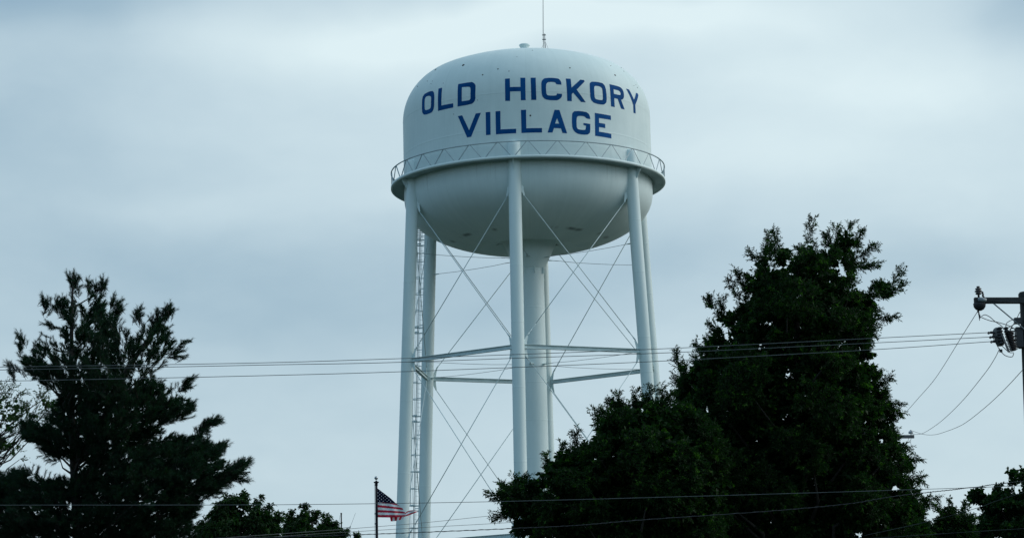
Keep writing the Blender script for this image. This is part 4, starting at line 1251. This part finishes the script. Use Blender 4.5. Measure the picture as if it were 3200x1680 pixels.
wire([(2700, 1672), (2900, 1628), (3059, 1584), (3110, 1565), (3200, 1537), (3300, 1508), (3600, 1410)], .005, 40.5, 40.5, 'steep wire slanting across the lower right corner tree', None, mat_cable)
wire([(2500, 1690), (2760, 1678), (3020, 1661), (3200, 1650), (3400, 1638), (4000, 1600)], .0045, 40.8, 40.8, 'faint wire along the bottom right edge', None, mat_cable)
GD = 'three drooping wires between the two utility poles'
wire([(3054, 974), (3016, 1034), (2927, 1175.6), (2870, 1243), (2823, 1295), (2775, 1338), (2770, 1341)], .006, 42, 80, 'steepest drooping wire, hung from the crossarm end', GD)
wire([(3124, 1088), (3107, 1122), (3075, 1169), (3007, 1252), (2946, 1311), (2900, 1344), (2875, 1355), (2846, 1356)], .006, 42, 80, 'middle drooping wire, from the fuse cluster to the far pole', GD)
wire([(3198, 1150), (3193, 1158), (3130, 1225), (3069, 1280), (3007, 1326), (2946, 1350.6), (2915, 1357.5), (2884, 1355.5), (2847, 1344)], .006, 42, 80, 'lowest drooping wire, bellied out to the right of the others', GD)


# ================================================================== light
SUN_EL, SUN_AZ = radians(30), radians(80)      # azimuth clockwise from +Y
sd = Vector((sin(SUN_AZ) * cos(SUN_EL), cos(SUN_AZ) * cos(SUN_EL), sin(SUN_EL)))
sl = bpy.data.lights.new('sun', 'SUN'); sl.energy = SUN_E; sl.angle = radians(35); sl.color = (1, .985, .95)
so = bpy.data.objects.new('sun', sl); C.objects.link(so)
so.rotation_euler = sd.to_track_quat('Z', 'Y').to_euler()
so.location = (60, 60, 80)

W = bpy.data.worlds.new('World'); bpy.context.scene.world = W; W.use_nodes = True
nt = W.node_tree; nt.nodes.clear(); L = nt.links.new
out = N(nt, 'ShaderNodeOutputWorld')
sky = N(nt, 'ShaderNodeTexSky'); sky.sky_type = 'NISHITA'; sky.sun_disc = False
sky.sun_elevation = SUN_EL; sky.sun_rotation = SUN_AZ; sky.air_density = 1.2; sky.dust_density = 2.0
bgs = N(nt, 'ShaderNodeBackground'); bgs.inputs[1].default_value = .1; L(sky.outputs[0], bgs.inputs[0])
tc = N(nt, 'ShaderNodeTexCoord')
dn = N(nt, 'ShaderNodeVectorMath', operation='NORMALIZE'); L(tc.outputs['Generated'], dn.inputs[0])


def vm(op, a, b=None):
    n = N(nt, 'ShaderNodeVectorMath', operation=op)
    for i, s_ in enumerate((a, b)):
        if s_ is None: continue
        if isinstance(s_, (tuple, list)): n.inputs[i].default_value = s_
        else: L(s_, n.inputs[i])
    return n


def mt(op, a, b=None, c=None):
    n = N(nt, 'ShaderNodeMath', operation=op)
    for i, s_ in enumerate((a, b, c)):
        if s_ is None: continue
        if isinstance(s_, (int, float)): n.inputs[i].default_value = s_
        else: L(s_, n.inputs[i])
    return n.outputs[0]


# large soft warp so that cloud banks get uneven edges
wn = N(nt, 'ShaderNodeTexNoise', Scale=9.0, Detail=4); L(dn.outputs[0], wn.inputs['Vector'])
w1 = vm('SUBTRACT', wn.outputs['Color'], (.5, .5, .5)); w2 = vm('MULTIPLY', w1.outputs[0], (.05, .0, .028))
dw = vm('ADD', dn.outputs[0], w2.outputs[0]).outputs[0]
sxyz = N(nt, 'ShaderNodeSeparateXYZ'); L(dw, sxyz.inputs[0])
tval = mt('MULTIPLY_ADD', sxyz.outputs['X'], .28, TBASE)
for (px, py, wx, wy, amp) in CLOUDS:
    d0 = ray(px, py); d0 = d0 / np.linalg.norm(d0)
    s_ = vm('SUBTRACT', dw, tuple(float(v) for v in d0))
    m_ = vm('MULTIPLY', s_.outputs[0], (FPX / wx, 1.0, FPX / wy))
    q = vm('DOT_PRODUCT', m_.outputs[0], m_.outputs[0]).outputs['Value']
    tval = mt('MULTIPLY_ADD', mt('EXPONENT', mt('MULTIPLY', q, -1.0)), amp, tval)
def streaks(scale, st, amp, tval, det=5):
    mp = N(nt, 'ShaderNodeMapping'); mp.inputs['Scale'].default_value = st; mp.inputs['Rotation'].default_value = (0, radians(4), 0)
    L(dw, mp.inputs[0])
    n = N(nt, 'ShaderNodeTexNoise', Scale=scale, Detail=det, Roughness=.5); L(mp.outputs[0], n.inputs['Vector'])
    return mt('MULTIPLY_ADD', mt('SUBTRACT', n.outputs['Fac'], .5), amp, tval)
tval = streaks(5, (1, 1, 2.6), .17, tval)
tval = streaks(22, (1, 1, 2.4), .12, tval)
tval = streaks(60, (1, 1, 1.8), .05, tval, 6)
rp = N(nt, 'ShaderNodeValToRGB'); L(tval, rp.inputs[0])
e = rp.color_ramp.elements
e[0].position = 0; e[0].color = (.20, .35, .50, 1)
e[1].position = 1; e[1].color = (.79, .935, .97, 1)
for p_, c_ in ((.25, (.275, .43, .565)), (.45, (.375, .53, .64)), (.7, (.565, .715, .795))):
    k = rp.color_ramp.elements.new(p_); k.color = (*c_, 1)
bgc = N(nt, 'ShaderNodeBackground')
# sky out of view, behind and left, brightened and blued to fill the tower
gd = vm('DOT_PRODUCT', dn.outputs[0], (.62, .66, .42)).outputs['Value']
mr = N(nt, 'ShaderNodeMapRange'); mr.interpolation_type = 'SMOOTHSTEP'; L(gd, mr.inputs[0])
mr.inputs[1].default_value = -.45; mr.inputs[2].default_value = .46; mr.inputs[3].default_value = BACK; mr.inputs[4].default_value = 1.0
L(mr.outputs[0], bgc.inputs[1])
tn = N(nt, 'ShaderNodeMixRGB', blend_type='MULTIPLY'); tn.inputs[0].default_value = 1; L(rp.outputs[0], tn.inputs[1])
tm = N(nt, 'ShaderNodeMixRGB'); tm.inputs[1].default_value = (.78, 1.0, 1.16, 1); tm.inputs[2].default_value = (1, 1, 1, 1)
tf = N(nt, 'ShaderNodeMapRange'); tf.interpolation_type = 'SMOOTHSTEP'; L(gd, tf.inputs[0]); tf.inputs[1].default_value = -.2; tf.inputs[2].default_value = .46
L(tf.outputs[0], tm.inputs[0]); L(tm.outputs[0], tn.inputs[2]); L(tn.outputs[0], bgc.inputs[0])
mix = N(nt, 'ShaderNodeMixShader'); mrc = N(nt, 'ShaderNodeMapRange'); mrc.interpolation_type = 'SMOOTHSTEP'; L(gd, mrc.inputs[0])
mrc.inputs[1].default_value = -.4; mrc.inputs[2].default_value = .4; mrc.inputs[3].default_value = .5; mrc.inputs[4].default_value = .9
L(mrc.outputs[0], mix.inputs[0])
L(bgs.outputs[0], mix.inputs[1]); L(bgc.outputs[0], mix.inputs[2]); L(mix.outputs[0], out.inputs[0])

sc = bpy.context.scene
sc.view_settings.view_transform = 'Standard'
sc.view_settings.look = 'None'
sc.view_settings.exposure = 0.0
sc.view_settings.gamma = 1.0
sc.cycles.max_bounces = 6
sc.cycles.use_denoising = True
